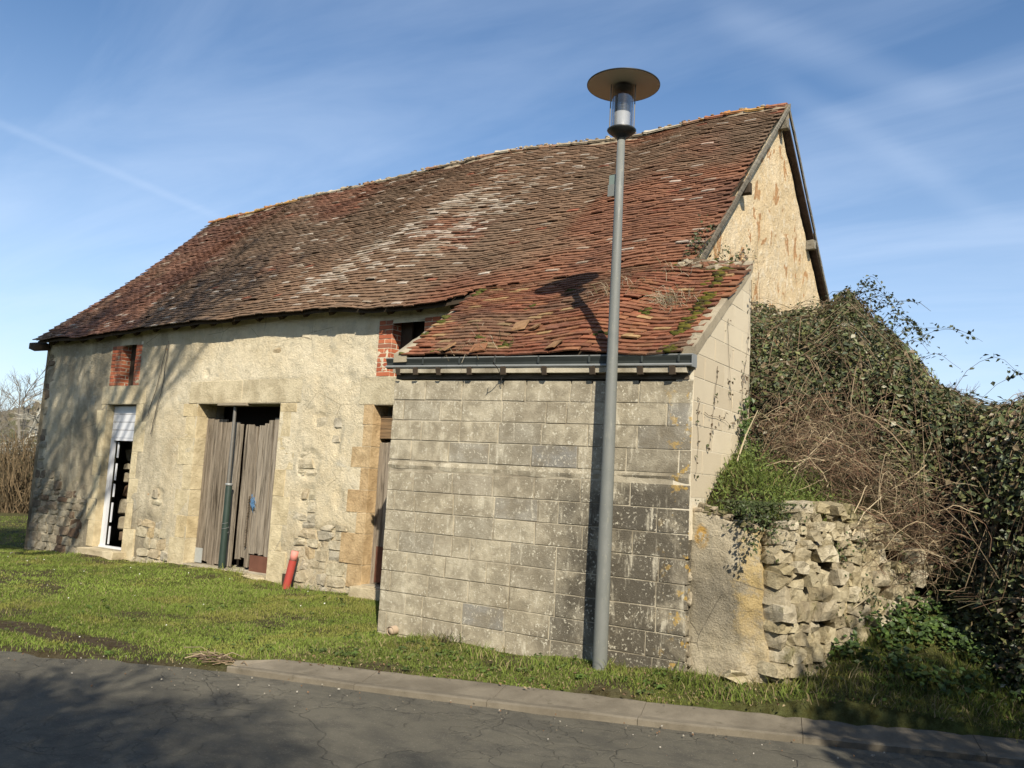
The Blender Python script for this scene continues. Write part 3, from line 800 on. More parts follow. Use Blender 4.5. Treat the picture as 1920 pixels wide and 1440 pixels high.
def lay_tiles(surf, x0f, x1f, courses, expo, slope, keep, colour, w=0.168):
    """every tile a bent slab; returns verts (n,12,3), tint (n,3), centre (n,3)"""
    C = []
    for j in range(courses):
        v = j * expo / slope
        xs = np.arange(x0f(v) + (w / 2 if j % 2 else 0), x1f(v), w)
        C += [(x, v, j) for x in xs]
    C = np.array(C)
    n = len(C)
    x = C[:, 0] + rng.normal(0, 0.006, n)
    row = rng.normal(0, 0.0009, courses)[C[:, 2].astype(int)]
    v = C[:, 1] + rng.normal(0, 0.0010, n) + row + (fbm(C[:, 0] * 2.2, C[:, 2] * 0.5, 2) - 0.5) * 0.007
    k = keep(x, v)
    x, v = x[k], v[k]; n = len(x)
    p = surf(x, v)
    du = surf(x + 0.03, v) - surf(x - 0.03, v); dv = surf(x, v + 0.01) - surf(x, v - 0.01)
    du /= np.linalg.norm(du, axis=1)[:, None]; dv /= np.linalg.norm(dv, axis=1)[:, None]
    N = np.cross(du, dv); N /= np.linalg.norm(N, axis=1)[:, None]
    a = rng.normal(0, 0.010, n)
    U = du * np.cos(a)[:, None] + dv * np.sin(a)[:, None]; D = np.cross(N, U)
    lift = 0.054 + rng.normal(0, 0.0028, n) + 0.016 * (fbm(C[k][:, 0] * 2.6, C[k][:, 2] * 1.3, 2) - 0.5) + (rng.random(n) < 0.025) * rng.uniform(0.006, 0.022, n)
    roll = rng.normal(0, 0.0018, n)
    L = 0.235 + rng.normal(0, 0.006, n); th = 0.0135 + rng.random(n) * 0.004
    ww = (w - 0.003) * (1 + rng.normal(0, 0.01, n))
    crown = rng.uniform(0.0, 0.004, n)
    V = np.zeros((n, 18, 3))
    for q, (i, j, kk) in enumerate(TT):
        s = (i - 1) / 2
        h = lift * (1 - j) + 0.006 * j + roll * (i - 1) + (crown if i == 1 else 0) + kk * th - th
        V[:, q] = p + U * (s * ww)[:, None] + D * (j * L)[:, None] + N * h[:, None]
    base, edge = colour(p, x, v)
    T = np.repeat(base[:, None], 18, 1)
    for q, (i, j, kk) in enumerate(TT):
        if j == 0: T[:, q] = edge
        elif j < 0.5: T[:, q] = edge * 0.35 + base * 0.65
    return V, np.clip(T, 0.01, 1), p
PAL = np.array([(0.165, 0.083, 0.052), (0.130, 0.066, 0.046), (0.195, 0.098, 0.058), (0.110, 0.066, 0.048), (0.150, 0.092, 0.060), (0.215, 0.090, 0.052)])
def main_colour(p, x, v):
    n = len(x)
    k_ = fbm(x * 0.9 + 2, v * 5, 4)[:, None] + rng.normal(0, 0.09, n)[:, None]; k_ = np.clip((k_ - 0.3) / 0.4, 0, 1)
    c = (np.array([0.125, 0.066, 0.044]) * (1 - k_) + np.array([0.205, 0.104, 0.062]) * k_) * rng.uniform(0.92, 1.08, n)[:, None]
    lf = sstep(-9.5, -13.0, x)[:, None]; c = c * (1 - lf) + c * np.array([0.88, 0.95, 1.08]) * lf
    grey = sstep(0.42, 0.60, fbm(x * 0.5 + 3, v * 2.5 + 1, 4) + 0.22 * np.exp(-((x + 8.6 - 2.6 * (v - 0.4)) / 1.6) ** 2) - 0.03)
    c = c * np.array([1.16, 1.10, 1.08]); c = c * (1 - 0.55 * grey[:, None]) + np.array([0.170, 0.138, 0.092]) * (0.55 * grey)[:, None]
    wb = 0.5 * np.exp(-((x + 8.15 - 3.0 * (v - 0.5)) / 0.28) ** 2) * sstep(0.05, 0.15, v) * sstep(0.85, 0.6, v) + 0.45 * np.exp(-((x + 7.2 - 2.2 * (v - 0.5)) / 0.5) ** 2) * sstep(0.1, 0.3, v) * sstep(0.8, 0.55, v)
    pw = np.clip(0.030 + 2.3 * wb * fbm(x * 2.2, v * 9, 2) * 1.25 + 0.07 * sstep(0.5, 0.68, fbm(x * 1.5 + 8, v * 6 + 3, 3)), 0, 0.9)
    wh = rng.random(n) < pw
    wc = np.array([(0.50, 0.43, 0.35), (0.42, 0.36, 0.28), (0.60, 0.54, 0.45), (0.34, 0.28, 0.21)])[rng.integers(0, 4, n)]
    red = rng.random(n) < 0.005
    c = np.where(red[:, None], np.array([0.25, 0.100, 0.060]) * rng.uniform(0.8, 1.15, n)[:, None], c)
    new = sstep(0.12, 0.02, v) * sstep(-7.4, -6.4, x)
    c = c * (1 - 0.6 * new[:, None]) + np.array([0.24, 0.105, 0.058]) * (0.6 * new)[:, None]
    return c, np.where(wh[:, None], wc * rng.uniform(0.8, 1.1, n)[:, None], c * rng.uniform(0.9, 1.25, n)[:, None])
def lean_colour(p, x, v):
    n = len(x)
    pal = np.array([(0.235, 0.098, 0.055), (0.195, 0.085, 0.052), (0.26, 0.125, 0.066), (0.165, 0.083, 0.055), (0.30, 0.17, 0.085), (0.27, 0.095, 0.05)])
    k_ = np.clip((fbm(x * 1.4 + 2, v * 4, 3)[:, None] + rng.normal(0, 0.10, n)[:, None] - 0.3) / 0.4, 0, 1)
    c = 0.28 * pal[rng.integers(0, len(pal), n)] + 0.65 * (np.array([0.125, 0.064, 0.043]) * (1 - k_) + np.array([0.200, 0.096, 0.056]) * k_)
    c = c * np.array([1.30, 1.17, 1.12]) * rng.uniform(0.92, 1.08, n)[:, None]
    y_ = rng.random(n) < 0.10 * (fbm(x * 2, v * 4, 2) > 0.5)
    c = np.where(y_[:, None], np.array([0.36, 0.235, 0.115]), c)
    gr = 0.5 * sstep(0.5, 0.7, fbm(x * 1.2 + 5, v * 3, 3))
    c = c * (1 - gr[:, None]) + np.array([0.12, 0.098, 0.066]) * gr[:, None]
    return c, c * rng.uniform(0.85, 1.2, n)[:, None]
def tiles_out(thing_, parent, V, col, P, n_parts):
    d = np.linalg.norm(P, axis=1)
    order = np.argsort(d)
    for q in order[:n_parts]:
        put('roof_tile', make_mesh('roof_tile', V[q], TILEF, col[q]), TILE, parent)
    rest = order[n_parts:]
    if len(rest):
        n = len(rest)
        Fr = (TILEF[None] + (np.arange(n) * 18)[:, None, None]).reshape(-1, 4)
        o = put('roof_tiles', make_mesh('roof_tiles', V[rest].reshape(-1, 3), Fr, col[rest].reshape(-1, 3)), TILE, parent)
        o['kind'] = 'stuff'

def deck(name, surf, xs, vs, mat, parent, th=0.05, drop=0.01):
    X, Vv = np.meshgrid(xs, vs, indexing='ij')
    P = surf(X, Vv); P[..., 2] -= drop
    Q = P.copy(); Q[..., 2] -= th
    n, m = X.shape
    I = (np.arange(n - 1)[:, None] * m + np.arange(m - 1)[None, :])
    top = np.stack([I, I + m, I + m + 1, I + 1], -1).reshape(-1, 4)
    k = n * m
    bot = top[:, ::-1] + k
    side = []
    for a in (np.arange(m - 1),): side += [(j, j + 1, k + j + 1, k + j) for j in a] + [((n - 1) * m + j + 1, (n - 1) * m + j, k + (n - 1) * m + j, k + (n - 1) * m + j + 1) for j in a]
    side += [((i + 1) * m, i * m, k + i * m, k + (i + 1) * m) for i in range(n - 1)] + [(i * m + m - 1, (i + 1) * m + m - 1, k + (i + 1) * m + m - 1, k + i * m + m - 1) for i in range(n - 1)]
    return put(name, make_mesh(name, np.vstack([P.reshape(-1, 3), Q.reshape(-1, 3)]), [top, bot, np.array(side)]), mat, parent)
ROOF = deck('roof', roof_main, np.linspace(-15.98, -3.26, 60), np.linspace(0.015, 0.995, 14), DARKWOOD, BARN)
def lv(v): return -15.98 + 0.10 * v
V_, c_, P_ = lay_tiles(roof_main, lv, lambda v: -3.26, 70, 0.0698, SL,
                       lambda x, v: ~((x > -5.98) & (v < 0.031)) & ~((x > -6.35) & (x < -5.9) & (v < 0.010)), main_colour)
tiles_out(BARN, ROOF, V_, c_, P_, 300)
# rear slope (behind the ridge)
mb = MB()
for a, b in (((-15.95, 11.56, 5.42), (-3.25, 11.56, 5.50)),):
    mb.add([(-15.95, 11.52, 5.36), (-3.21, 11.52, 5.50), (-3.21, 14.75, 2.80), (-15.95, 14.75, 2.70), (-15.95, 11.52, 5.30), (-3.21, 11.52, 5.44), (-3.21, 14.75, 2.74), (-15.95, 14.75, 2.64)], BOXF, tint=(0.07, 0.05, 0.04))
mb.build('rear_roof_slope', TILE, BARN)
# ridge tiles
x = -15.9
while x < -3.3:
    L = random.uniform(0.30, 0.36)
    xa, xb = x, min(x + L, -3.22)
    h = random.uniform(-0.012, 0.018)
    prof = []
    for xx, e in ((xa, 1.10), (xa + 0.05, 0.96), (xb + 0.03, 0.9)):
        zz_ = float(np.interp(xx, RGX, RGZ)) + 0.03 + h
        for t in np.linspace(-1.15, 1.15, 7):
            prof.append((xx, YR + 0.01 + 0.15 * e * math.sin(t), zz_ - 0.075 + 0.115 * e * math.cos(t) + random.uniform(-0.004, 0.004)))
    P = np.array(prof); Q = P.copy(); Q[:, 2] -= 0.02
    f = [(i * 7 + j, (i + 1) * 7 + j, (i + 1) * 7 + j + 1, i * 7 + j + 1) for i in range(2) for j in range(6)]
    f2 = [tuple(q + 21 for q in t[::-1]) for t in f]
    e1 = [(j, j + 1, 22 + j, 21 + j) for j in range(6)] + [(14 + j + 1, 14 + j, 35 + j, 36 + j) for j in range(6)]
    lich = random.random()
    colr = np.array([(0.34, 0.285, 0.20), (0.27, 0.22, 0.155), (0.30, 0.18, 0.11), (0.44, 0.39, 0.30)][random.choice([0, 0, 1, 1, 2, 3])])
    if x < -13.2 or x > -4.4: colr = np.array(random.choice([(0.36, 0.17, 0.07), (0.30, 0.13, 0.075), (0.40, 0.24, 0.085)]))
    put('ridge_tile', make_mesh('ridge_tile', np.vstack([P, Q]), np.array(f + f2 + e1), np.repeat(colr[None], 42, 0), False), TILE, ROOF)
    x += L - 0.02
mb = MB()
xr = np.linspace(-15.9, -3.2, 200); Pm = np.stack([xr, YR + 0.01 + 0.03 * (fbm(xr * 3, xr * 0 + 2, 3) - .5), np.interp(xr, RGX, RGZ) - 0.080 + 0.05 * (fbm(xr * 4.5, xr * 0 + 5, 4) - .5)], -1)
mb.tube(Pm, 0.125 + 0.05 * (fbm(xr * 5, xr * 0 + 8, 3) - .5), 10, (0.31, 0.255, 0.18))
for i in range(0):
    pass
# crumbling mortar and lichen knobs along the ridge
for i in range(260):
    xx = random.uniform(-15.8, -3.3); t = random.uniform(-1.3, 1.2)
    r_ = random.uniform(0.010, 0.024)
    c = np.array([xx, YR + 0.12 * math.sin(t), float(np.interp(xx, RGX, RGZ)) - 0.035 + 0.112 * math.cos(t)])
    Vb, f4, f3 = bevel_box(0.5, 0.09, i)
    q = random.choice([(0.36, 0.30, 0.21), (0.25, 0.20, 0.14), (0.44, 0.40, 0.32), (0.15, 0.11, 0.08)])
    if xx > -4.6 and random.random() < 0.6: q = (0.42, 0.22, 0.06)
    mb.add(Vb * r_ * 2 * np.array([1.5, 1, 0.8]) + c, f4, f3, q)
mb.build('ridge_mortar', TILE, ROOF, stuff=True)

# facade wall: a plaster sheet with real openings, bald patches pressed back so that rubble shows
OPEN = [  # x0, x1, z0, z1, depth
    (-13.52, -13.12, 1.27, 1.97, 0.17), (-13.79, -12.94, -1.47, 0.95, 0.34), (-11.32, -9.434, -1.50, 0.95, 0.45),
    (-7.636, -6.80, -1.42, 0.915, 0.34), (-7.40, -6.86, 1.29, 2.00, 0.18)]
xs = np.unique(np.round(np.concatenate([np.arange(-15.9, -3.40, 0.033), [o[0] for o in OPEN], [o[1] for o in OPEN], [-3.40]]), 4))
zs = np.unique(np.round(np.concatenate([np.arange(-1.95, 2.32, 0.033), [o[2] for o in OPEN], [o[3] for o in OPEN], [2.32]]), 4))
FX, FZ = np.meshgrid(xs, zs, indexing='ij')
def bare(x, z):
    """1 where the plaster has fallen and stones show"""
    n = fbm(x * 2.3, z * 2.3, 4)
    top = np.interp(x, [-15.9, -15.2, -14.9, -14.2, -13.9, -12.9, -12.4, -11.4, -9.4, -8.9, -7.6], [0.0, -0.25, -0.40, -0.52, -1.2, -1.2, -0.88, -1.05, -1.30, -0.86, -0.80])
    a = sstep(0.10, -0.10, z - top + (n - 0.5) * 0.75)
    a = np.maximum(a, sstep(0.30, 0.12, (x + 15.9) + (n - 0.5) * 0.35) * sstep(1.95, 1.85, z))
    for (px, pz, rx_, rz_) in ((-8.62, 0.72, 0.15, 0.14), (-8.25, 0.45, 0.12, 0.30), (-8.75, 0.10, 0.2, 0.22), (-8.72, -0.55, 0.17, 0.34), (-8.15, -0.35, 0.10, 0.18), (-12.15, -0.55, 0.16, 0.16), (-9.6, 1.72, 0.09, 0.06), (-8.1, 1.30, 0.08, 0.06), (-11.2, 1.43, 0.07, 0.07)):
        a = np.maximum(a, sstep(1.2, 0.6, ((x - px) / rx_) ** 2 + ((z - pz) / rz_) ** 2 + (n - 0.5) * 2.2))
    return a
B_ = bare(FX, FZ)
FY = YF - 0.035 * (fbm(FX * 0.7, FZ * 0.9, 3) - 0.5) - 0.020 * (fbm(FX * 3.5, FZ * 3.5, 4) - 0.5) - 0.014 * (fbm(FX * 13, FZ * 13, 2) - 0.5)
FY = FY + B_ * 0.022
edge_ = (FX < -15.88)
inside = np.zeros((len(xs) - 1, len(zs) - 1), bool)
xc = (xs[:-1] + xs[1:]) / 2; zc = (zs[:-1] + zs[1:]) / 2
for (a, b, c, d, _) in OPEN:
    inside |= ((xc > a) & (xc < b))[:, None] & ((zc > c) & (zc < d))[None, :]
    on = (FX > a - 0.04) & (FX < b + 0.04) & (FZ > c - 0.04) & (FZ < d + 0.04)
    FY = np.where(on, YF, FY)
    if a not in (-13.52, -7.40):
        jz = (FX > a - 0.46) & (FX < b + 0.42) & (FZ < d + 0.36) & (B_ < 0.5)
        FY = np.where(jz & ~on, np.maximum(FY, YF - 0.001 + 0.004 * fbm(FX * 9, FZ * 9, 2)), FY)
n, m = FX.shape
I = (np.arange(n - 1)[:, None] * m + np.arange(m - 1)[None, :])
Fw = np.stack([I, I + m, I + m + 1, I + 1], -1)[~inside].reshape(-1, 4)
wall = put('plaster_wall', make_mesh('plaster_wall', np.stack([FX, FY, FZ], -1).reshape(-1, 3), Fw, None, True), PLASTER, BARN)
# wall thickness: reveals of the openings, other sides, dark inside
def quad(mb, a, b, c, d): mb.add([a, b, c, d], [(0, 1, 2, 3)])
for oi, (a, b, c, d, e) in enumerate(OPEN):
    if oi in (0, 4): continue
    mb = MB()
    y0, y1 = YF - 0.001, YF + (0.16 if oi == 1 else 0.5)
    quad(mb, (a, y0, c), (a, y1, c), (a, y1, d), (a, y0, d)); quad(mb, (b, y1, c), (b, y0, c), (b, y0, d), (b, y1, d))
    quad(mb, (a, y0, d), (a, y1, d), (b, y1, d), (b, y0, d)); quad(mb, (a, y1, c), (a, y0, c), (b, y0, c), (b, y1, c))
    mb.build('reveal', MORTAR, wall)
mb = MB()
mb.add([(-15.9, 8.25, -1.95), (-15.9, 14.6, -1.95), (-15.9, 14.6, 2.62), (-15.9, 11.56, 5.28), (-15.9, 8.25, 2.2)], f4=[(0, 1, 2, 3)], f3=[(0, 3, 4)])
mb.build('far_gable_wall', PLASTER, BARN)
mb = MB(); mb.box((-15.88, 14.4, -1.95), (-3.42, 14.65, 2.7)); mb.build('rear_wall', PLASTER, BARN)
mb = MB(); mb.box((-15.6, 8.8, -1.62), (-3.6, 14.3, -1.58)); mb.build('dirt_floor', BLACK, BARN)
# gable wall, structured up to the roof line
ys = np.linspace(8.27, 14.7, 190)
def gtop(y): return np.where(y < 11.58, 2.30 + (y - 8.03) * 0.935, 5.50 - (y - 11.58) * 0.862) - 0.15
rows = np.linspace(0, 1, 130)
GYY, GT = np.meshgrid(ys, rows, indexing='ij')
GZZ = -1.9 + GT * (gtop(GYY) + 1.9)
GXX = -3.31 + 0.05 * (fbm(GYY * 0.8, GZZ * 0.8, 3) - 0.5) + 0.028 * (fbm(GYY * 4, GZZ * 4, 4) - 0.5)
n, m = GYY.shape
I = (np.arange(n - 1)[:, None] * m + np.arange(m - 1)[None, :])
put('gable_wall', make_mesh('gable_wall', np.stack([GXX, GYY, GZZ], -1).reshape(-1, 3), np.stack([I, I + m, I + m + 1, I + 1], -1).reshape(-1, 4), None, True), GABLE, BARN)
# verge boards on the right gable, purlin ends
def board(name, p, q, w, t, mat, parent, seg=6, wob=0.012):
    p, q = np.array(p, float), np.array(q, float)
    P = [p + (q - p) * s + np.array([0, 0, random.uniform(-wob, wob)]) for s in np.linspace(0, 1, seg)]
    mb = MB(); V = []
    for k in P: V += [k + np.array([-t, 0, -w]), k + np.array([t, 0, -w]), k + np.array([t, 0, 0]), k + np.array([-t, 0, 0])]
    f = []
    for i in range(seg - 1):
        for j in range(4): f.append((i * 4 + j, i * 4 + (j + 1) % 4, i * 4 + 4 + (j + 1) % 4, i * 4 + 4 + j))
    f += [(3, 2, 1, 0), tuple(4 * (seg - 1) + j for j in range(4))]
    mb.add(V, f); return mb.build(name, mat, parent)
board('verge_board', (-3.170, 8.10, 2.27), (-3.170, 9.9, 3.975), 0.075, 0.012, VERGE, ROOF)
board('verge_board', (-3.164, 9.88, 3.97), (-3.164, 11.58, 5.57), 0.075, 0.012, VERGE, ROOF)
board('verge_board', (-3.19, 11.60, 5.575), (-3.19, 13.2, 4.17), 0.09, 0.012, VERGE, ROOF)
board('verge_board', (-3.196, 13.18, 4.19), (-3.196, 14.75, 2.82), 0.09, 0.012, VERGE, ROOF)
for (y, z, s, mt) in ((11.58, 5.26, 0.10, VERGE), (9.95, 3.78, 0.10, DARKWOOD), (13.2, 3.93, 0.10, VERGE), (8.35, 2.28, 0.09, DARKWOOD)):
    piece('purlin_end', mt, ROOF, (-3.27, y, z), (0.18, 0.13, 0.15), (R(8), 0, 0), 2, 0.1, 0.03)
# rafter feet under the eave
for i, xx in enumerate(np.arange(-15.7, -6.2, 0.52)):
    xx += random.uniform(-0.05, 0.05)
    p = roof_main(np.array(xx), np.array(0.04))
    piece('rafter_foot', DARKWOOD, ROOF, (p[0], p[1] + 0.13, p[2] - 0.02), (0.075, 0.34, 0.08), (R(43), 0, 0), 4, 0.12, 0.02)
piece('wall_plate', DARKWOOD, BARN, (-15.95, 8.12, 2.03), (0.22, 0.30, 0.13), (R(12), R(14), 0), 2, 0.1, 0.03)

# rubble stones in the bald parts
def xz_clear(x, z, w, h, pad=0.0):
    for (a, b, c, d, _) in OPEN:
        if x + w / 2 > a - 0.27 - pad and x - w / 2 < b + 0.27 + pad and z + h / 2 > c - 0.05 and z - h / 2 < d + 0.3: return False
    return True
cand = []
z = -1.78
while z < 1.95:
    h = random.uniform(0.085, 0.17)
    x = -15.86 + random.uniform(-0.05, 0.0)
    while x < -7.0:
        w = random.uniform(0.13, 0.36)
        xm, zm = x + w / 2, z + h / 2
        if bare(np.array(xm), np.array(zm)) > 0.42 and xz_clear(xm, zm, w, h) and zm - h / 2 > -1.95:
            cand.append((xm, zm, w, h))
        x += w + 0.012
    z += h + 0.008
for (xm, zm, w, h) in cand[:299]:
    g = xm < -13.4
    piece('stone', GREYSTONE if g else STONE, BARN, (xm, YF + 0.058 + random.uniform(-0.006, 0.016), zm + random.uniform(-0.010, 0.010)),
          (w * random.uniform(0.98, 1.08), 0.14, h * random.uniform(0.98, 1.12)), (random.uniform(-.06, .06), random.uniform(-.07, .07), random.uniform(-.06, .06)), 24, -1, 0.045)
print('rubble', len(cand))
# dressed jamb stones and lintels
def jamb(mat, x_edge, side, z0, z1, hs, depth, widths):
    z = z0; k = 0
    while z < z1 - 0.05:
        h = min(hs[k % len(hs)], z1 - z); w = widths[k % len(widths)]
        a, b = (x_edge - w, x_edge) if side < 0 else (x_edge, x_edge + w)
        piece('jamb_stone', mat, BARN, ((a + b) / 2 + side * (-0.004), YF + depth / 2 - 0.003 + random.uniform(-.003, .003), z + h / 2), (w, depth, h - 0.004), (0, random.uniform(-.008, .008), 0), 6, 0.022, 0.006)
        z += h; k += 1
jamb(JAMB, -11.32, -1, -1.55, 0.95, [0.42, 0.34, 0.40, 0.38], 0.36, [0.40, 0.27, 0.36, 0.22])
jamb(JAMB, -9.434, 1, -1.60, 0.95, [0.46, 0.36, 0.40, 0.38], 0.36, [0.36, 0.24, 0.34, 0.22])
jamb(OCHRE, -7.636, -1, -1.48, 0.92, [0.30, 0.40, 0.27, 0.30, 0.29, 0.28, 0.29, 0.28], 0.30, [0.27, 0.42, 0.16, 0.36, 0.15, 0.34, 0.16, 0.17])
jamb(JAMB, -13.79, -1, -1.47, 0.95, [0.44, 0.36, 0.40, 0.32], 0.26, [0.20, 0.30, 0.18, 0.26])
jamb(JAMB, -12.94, 1, -1.60, 0.95, [0.50, 0.42, 0.40, 0.44], 0.26, [0.30, 0.18, 0.26, 0.16])
for (a, b, z0, z1) in ((-13.98, -12.72, 0.955, 1.262), (-11.55, -10.30, 0.955, 1.30), (-10.29, -8.95, 0.955, 1.31), (-7.90, -6.55, 0.92, 1.285)):
    piece('lintel', LINTEL, BARN, ((a + b) / 2, YF + 0.194, (z0 + z1) / 2), (b - a, 0.40, z1 - z0), (0, random.uniform(-.004, .004), 0), 4, 0.02, 0.004)
piece('door_sill', LINTEL, BARN, (-13.35, 8.25, -1.535), (1.05, 0.40, 0.12), (0, 0, 0), 4, 0.06, 0.01)
piece('door_sill', LINTEL, BARN, (-7.15, 8.28, -1.515), (1.05, 0.36, 0.17), (0, 0, 0), 4, 0.05, 0.01)
piece('door_sill', LINTEL, BARN, (-10.4, 8.36, -1.59), (1.86, 0.36, 0.12), (0, 0, 0), 4, 0.05, 0.01)

# brick framed hay windows: bricks on the face and round into the reveal
def brick_side(parent, x0, x1, z0, z1, depth, reveal_right):
    h = 0.063; z = z0; r = 0
    while z + h < z1:
        if r % 2 == 0: segs = [(x0, x1)] if x1 - x0 < 0.25 else [(x0, x0 + 0.12), (x0 + 0.12, x1)]
        else:
            mid = x0 + (x1 - x0) * 0.48; segs = [(x0, mid), (mid, x1)]
        for i, (a, b) in enumerate(segs):
            last = (i == len(segs) - 1) if reveal_right else (i == 0)
            d = 0.11 if (r % 2 == 0 or not last) else 0.21
            piece('brick', BRICK, parent, ((a + b) / 2, YF - 0.008 + d / 2 + random.uniform(-.003, .003), z + h / 2), (b - a - 0.008, d, h - 0.009), (0, 0, 0), 5, 0.06, 0.008)
            if last:
                ed = b if reveal_right else a
                yy = YF - 0.008 + d + 0.008
                while yy < YF + depth:
                    L = min(0.21 if d < 0.2 else 0.11, YF + depth - yy)
                    if L > 0.03:
                        cx_ = ed - 0.05 if reveal_right else ed + 0.05
                        piece('brick', BRICK, parent, (cx_, yy + L / 2, z + h / 2), (0.092, L - 0.006, h - 0.009), (0, 0, 0), 5, 0.06, 0.008)
                    yy += L + 0.004
        z += h; r += 1
def brick_window(x0, x1, xo0, xo1, z0, z1, depth):
    s = MB()
    s.box((x0, YF + 0.004, z0 - 0.002), (xo0 - 0.006, YF + depth, z1)); s.box((xo1 + 0.006, YF + 0.004, z0 - 0.002), (x1, YF + depth, z1))
    w = s.build('window_surround', PALEMORTAR, BARN)
    brick_side(w, x0, xo0, z0, z1, depth, True); brick_side(w, xo1, x1, z0, z1, depth, False)
    p = MB(); p.box((xo0 - 0.05, YF + depth, z0), (xo0 + (xo1 - xo0) * 0.34, YF + depth + 0.03, z1)); p.build('shutter_dark_panel', DARKWOOD, w)
    p = MB(); p.box((xo0 - 0.1, YF + depth + 0.10, z0 - 0.1), (xo1 + 0.1, YF + depth + 0.13, z1 + 0.1)); p.build('shutter_dark_panel', BLACK, w)  # dark sheet: the unlit inside behind the opening, put into its colour
    return w
brick_window(-13.81, -12.95, -13.52, -13.12, 1.272, 2.02, 0.17)
brick_window(-7.635, -6.60, -7.40, -6.86, 1.292, 2.06, 0.18)

# narrow door: white metal frame with slatted panel above, dark inside
nd = MB()
FYd = 8.405
nd.box((-13.785, FYd, -1.47), (-13.70, FYd + 0.05, 0.34)); nd.box((-13.785, FYd, 0.34), (-12.945, FYd + 0.05, 0.385)); nd.box((-13.785, FYd - 0.02, -1.475), (-12.945, FYd + 0.05, -1.44))
ndo = nd.build('door_frame', WHITEDOOR, BARN)
for k in range(4):
    z0 = 0.39 + k * 0.137
    q = MB(); q.box((-13.783, FYd + 0.004, z0), (-12.947, FYd + 0.03, z0 + 0.128)); q.build('panel_slat', WHITEDOOR, ndo)
q = MB(); q.box((-13.72, FYd + 0.035, 0.39), (-12.95, FYd + 0.05, 0.945)); q.build('panel_backing', STEEL, ndo)
q = MB()
for (a, b) in ((0.05, 0.31), (-0.34, -0.05), (-0.62, -0.40), (-1.05, -0.72), (-1.42, -1.12)):
    q.box((-13.66, FYd + 0.06, a), (-13.635, FYd + 0.08, b))
q.build('hinge_strip', WHITEDOOR, ndo)
z = -1.40
while z < 0.6:   # stones of the inner jamb seen through the opening
    h = random.uniform(0.12, 0.3)
    piece('inner_stone', GREYSTONE, BARN, (-13.83, 8.95 + random.uniform(-.04, .04), z + h / 2), (0.22, 0.30, h * 0.9), (0, 0, random.uniform(-.15, .15)), 8, 0.2, 0.05)
    z += h + 0.01
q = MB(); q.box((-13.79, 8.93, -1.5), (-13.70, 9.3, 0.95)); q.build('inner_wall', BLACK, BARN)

# big plank doors
def plank_door(name, label, planks, y, z0, tops, backing):
    d = MB()
    for (a, b, c) in backing: d.box(*[(a[0], a[1], a[2]), (b[0], b[1], b[2])])
    if not backing: d.box((planks[0][0], y + 0.03, z0 + 0.3), (planks[-1][1], y + 0.05, z0 + 0.45))
    o = d.build(name, WOODX, BARN)
    if label: o['label'] = label
    for (xa, xb, dz, tilt, dy) in planks:
        zt = tops((xa + xb) / 2)
        zb = z0 + dz
        mb = MB(); n = 6; Vv = []
        for i, s in enumerate(np.linspace(0, 1, n)):
            zz_ = zb + (zt - zb) * s + (random.uniform(-.025, .025) if i in (0, n - 1) else 0)
            e0 = xa + tilt * (s - 0.5) + random.uniform(-.003, .003); e1 = xb + tilt * (s - 0.5) + random.uniform(-.003, .003)
            yy = y + dy + random.uniform(-.003, .003)
            Vv += [(e0, yy, zz_), (e1, yy, zz_ + (random.uniform(-.02, .02) if i in (0, n - 1) else 0)), (e1, yy + 0.028, zz_), (e0, yy + 0.028, zz_)]
        f = []
        for i in range(n - 1):
            for j in range(4): f.append((i * 4 + j, i * 4 + (j + 1) % 4, i * 4 + 4 + (j + 1) % 4, i * 4 + 4 + j))
        f += [(3, 2, 1, 0), tuple(4 * (n - 1) + j for j in range(4))]
        mb.add(Vv, f); mb.build('plank', WOODV, o)
    return o
DY = 8.47
pl = []
x = -11.30
for w in (0.16, 0.145, 0.17, 0.14, 0.16, 0.075):
    pl.append((x, x + w - 0.007, random.uniform(0, 0.05), random.uniform(-.006, .006), random.uniform(-.006, .006))); x += w
top1 = lambda x: np.interp(x, [-11.3, -10.5, -10.4], [0.75, 0.67, 0.66])
dl = plank_door('door_leaf', 'left plank leaf with a grey-blue patch at its foot', pl, DY, -1.50, top1, [((-11.28, DY + 0.03, -1.2), (-10.6, DY + 0.06, -1.05), 0), ((-11.28, DY + 0.03, 0.2), (-10.6, DY + 0.06, 0.34), 0)])
q = MB(); q.box((-11.29, DY - 0.012, -1.49), (-11.12, DY - 0.004, -1.27)); q.build('patch', plain('grey_blue_patch', (0.33, 0.34, 0.32), 0.7), dl)
pl = []
x = -10.42
for i, w in enumerate((0.12, 0.10, 0.10, 0.12, 0.10, 0.11, 0.12, 0.13)):
    t = -0.04 if i in (1, 2) else random.uniform(-.008, .008)
    pl.append((x, x + w - (0.018 if i == 2 else 0.007), random.uniform(0.02, 0.16) if i < 3 else 0.24, t, random.uniform(-.008, .010) + (0.012 if i == 0 else 0))); x += w
top2 = lambda x: np.interp(x, [-10.42, -10.2, -10.1, -9.5], [0.66, 0.635, 0.645, 0.78])
dr = plank_door('door_leaf', 'right plank leaf with split boards and a rusty kick plate', pl, DY + 0.02, -1.50, top2, [((-10.4, DY + 0.06, -1.0), (-9.5, DY + 0.09, -0.86), 0), ((-10.4, DY + 0.06, 0.2), (-9.5, DY + 0.09, 0.34), 0)])
q = MB(); q.box((-10.02, DY - 0.012, -1.53), (-9.46, DY + 0.004, -1.27)); q.build('kick_plate', RUST, dr)
q = MB(); q.box((-9.53, DY + 0.045, -1.45), (-9.44, DY + 0.07, 0.2)); q.build('plank', WOODV, dr)
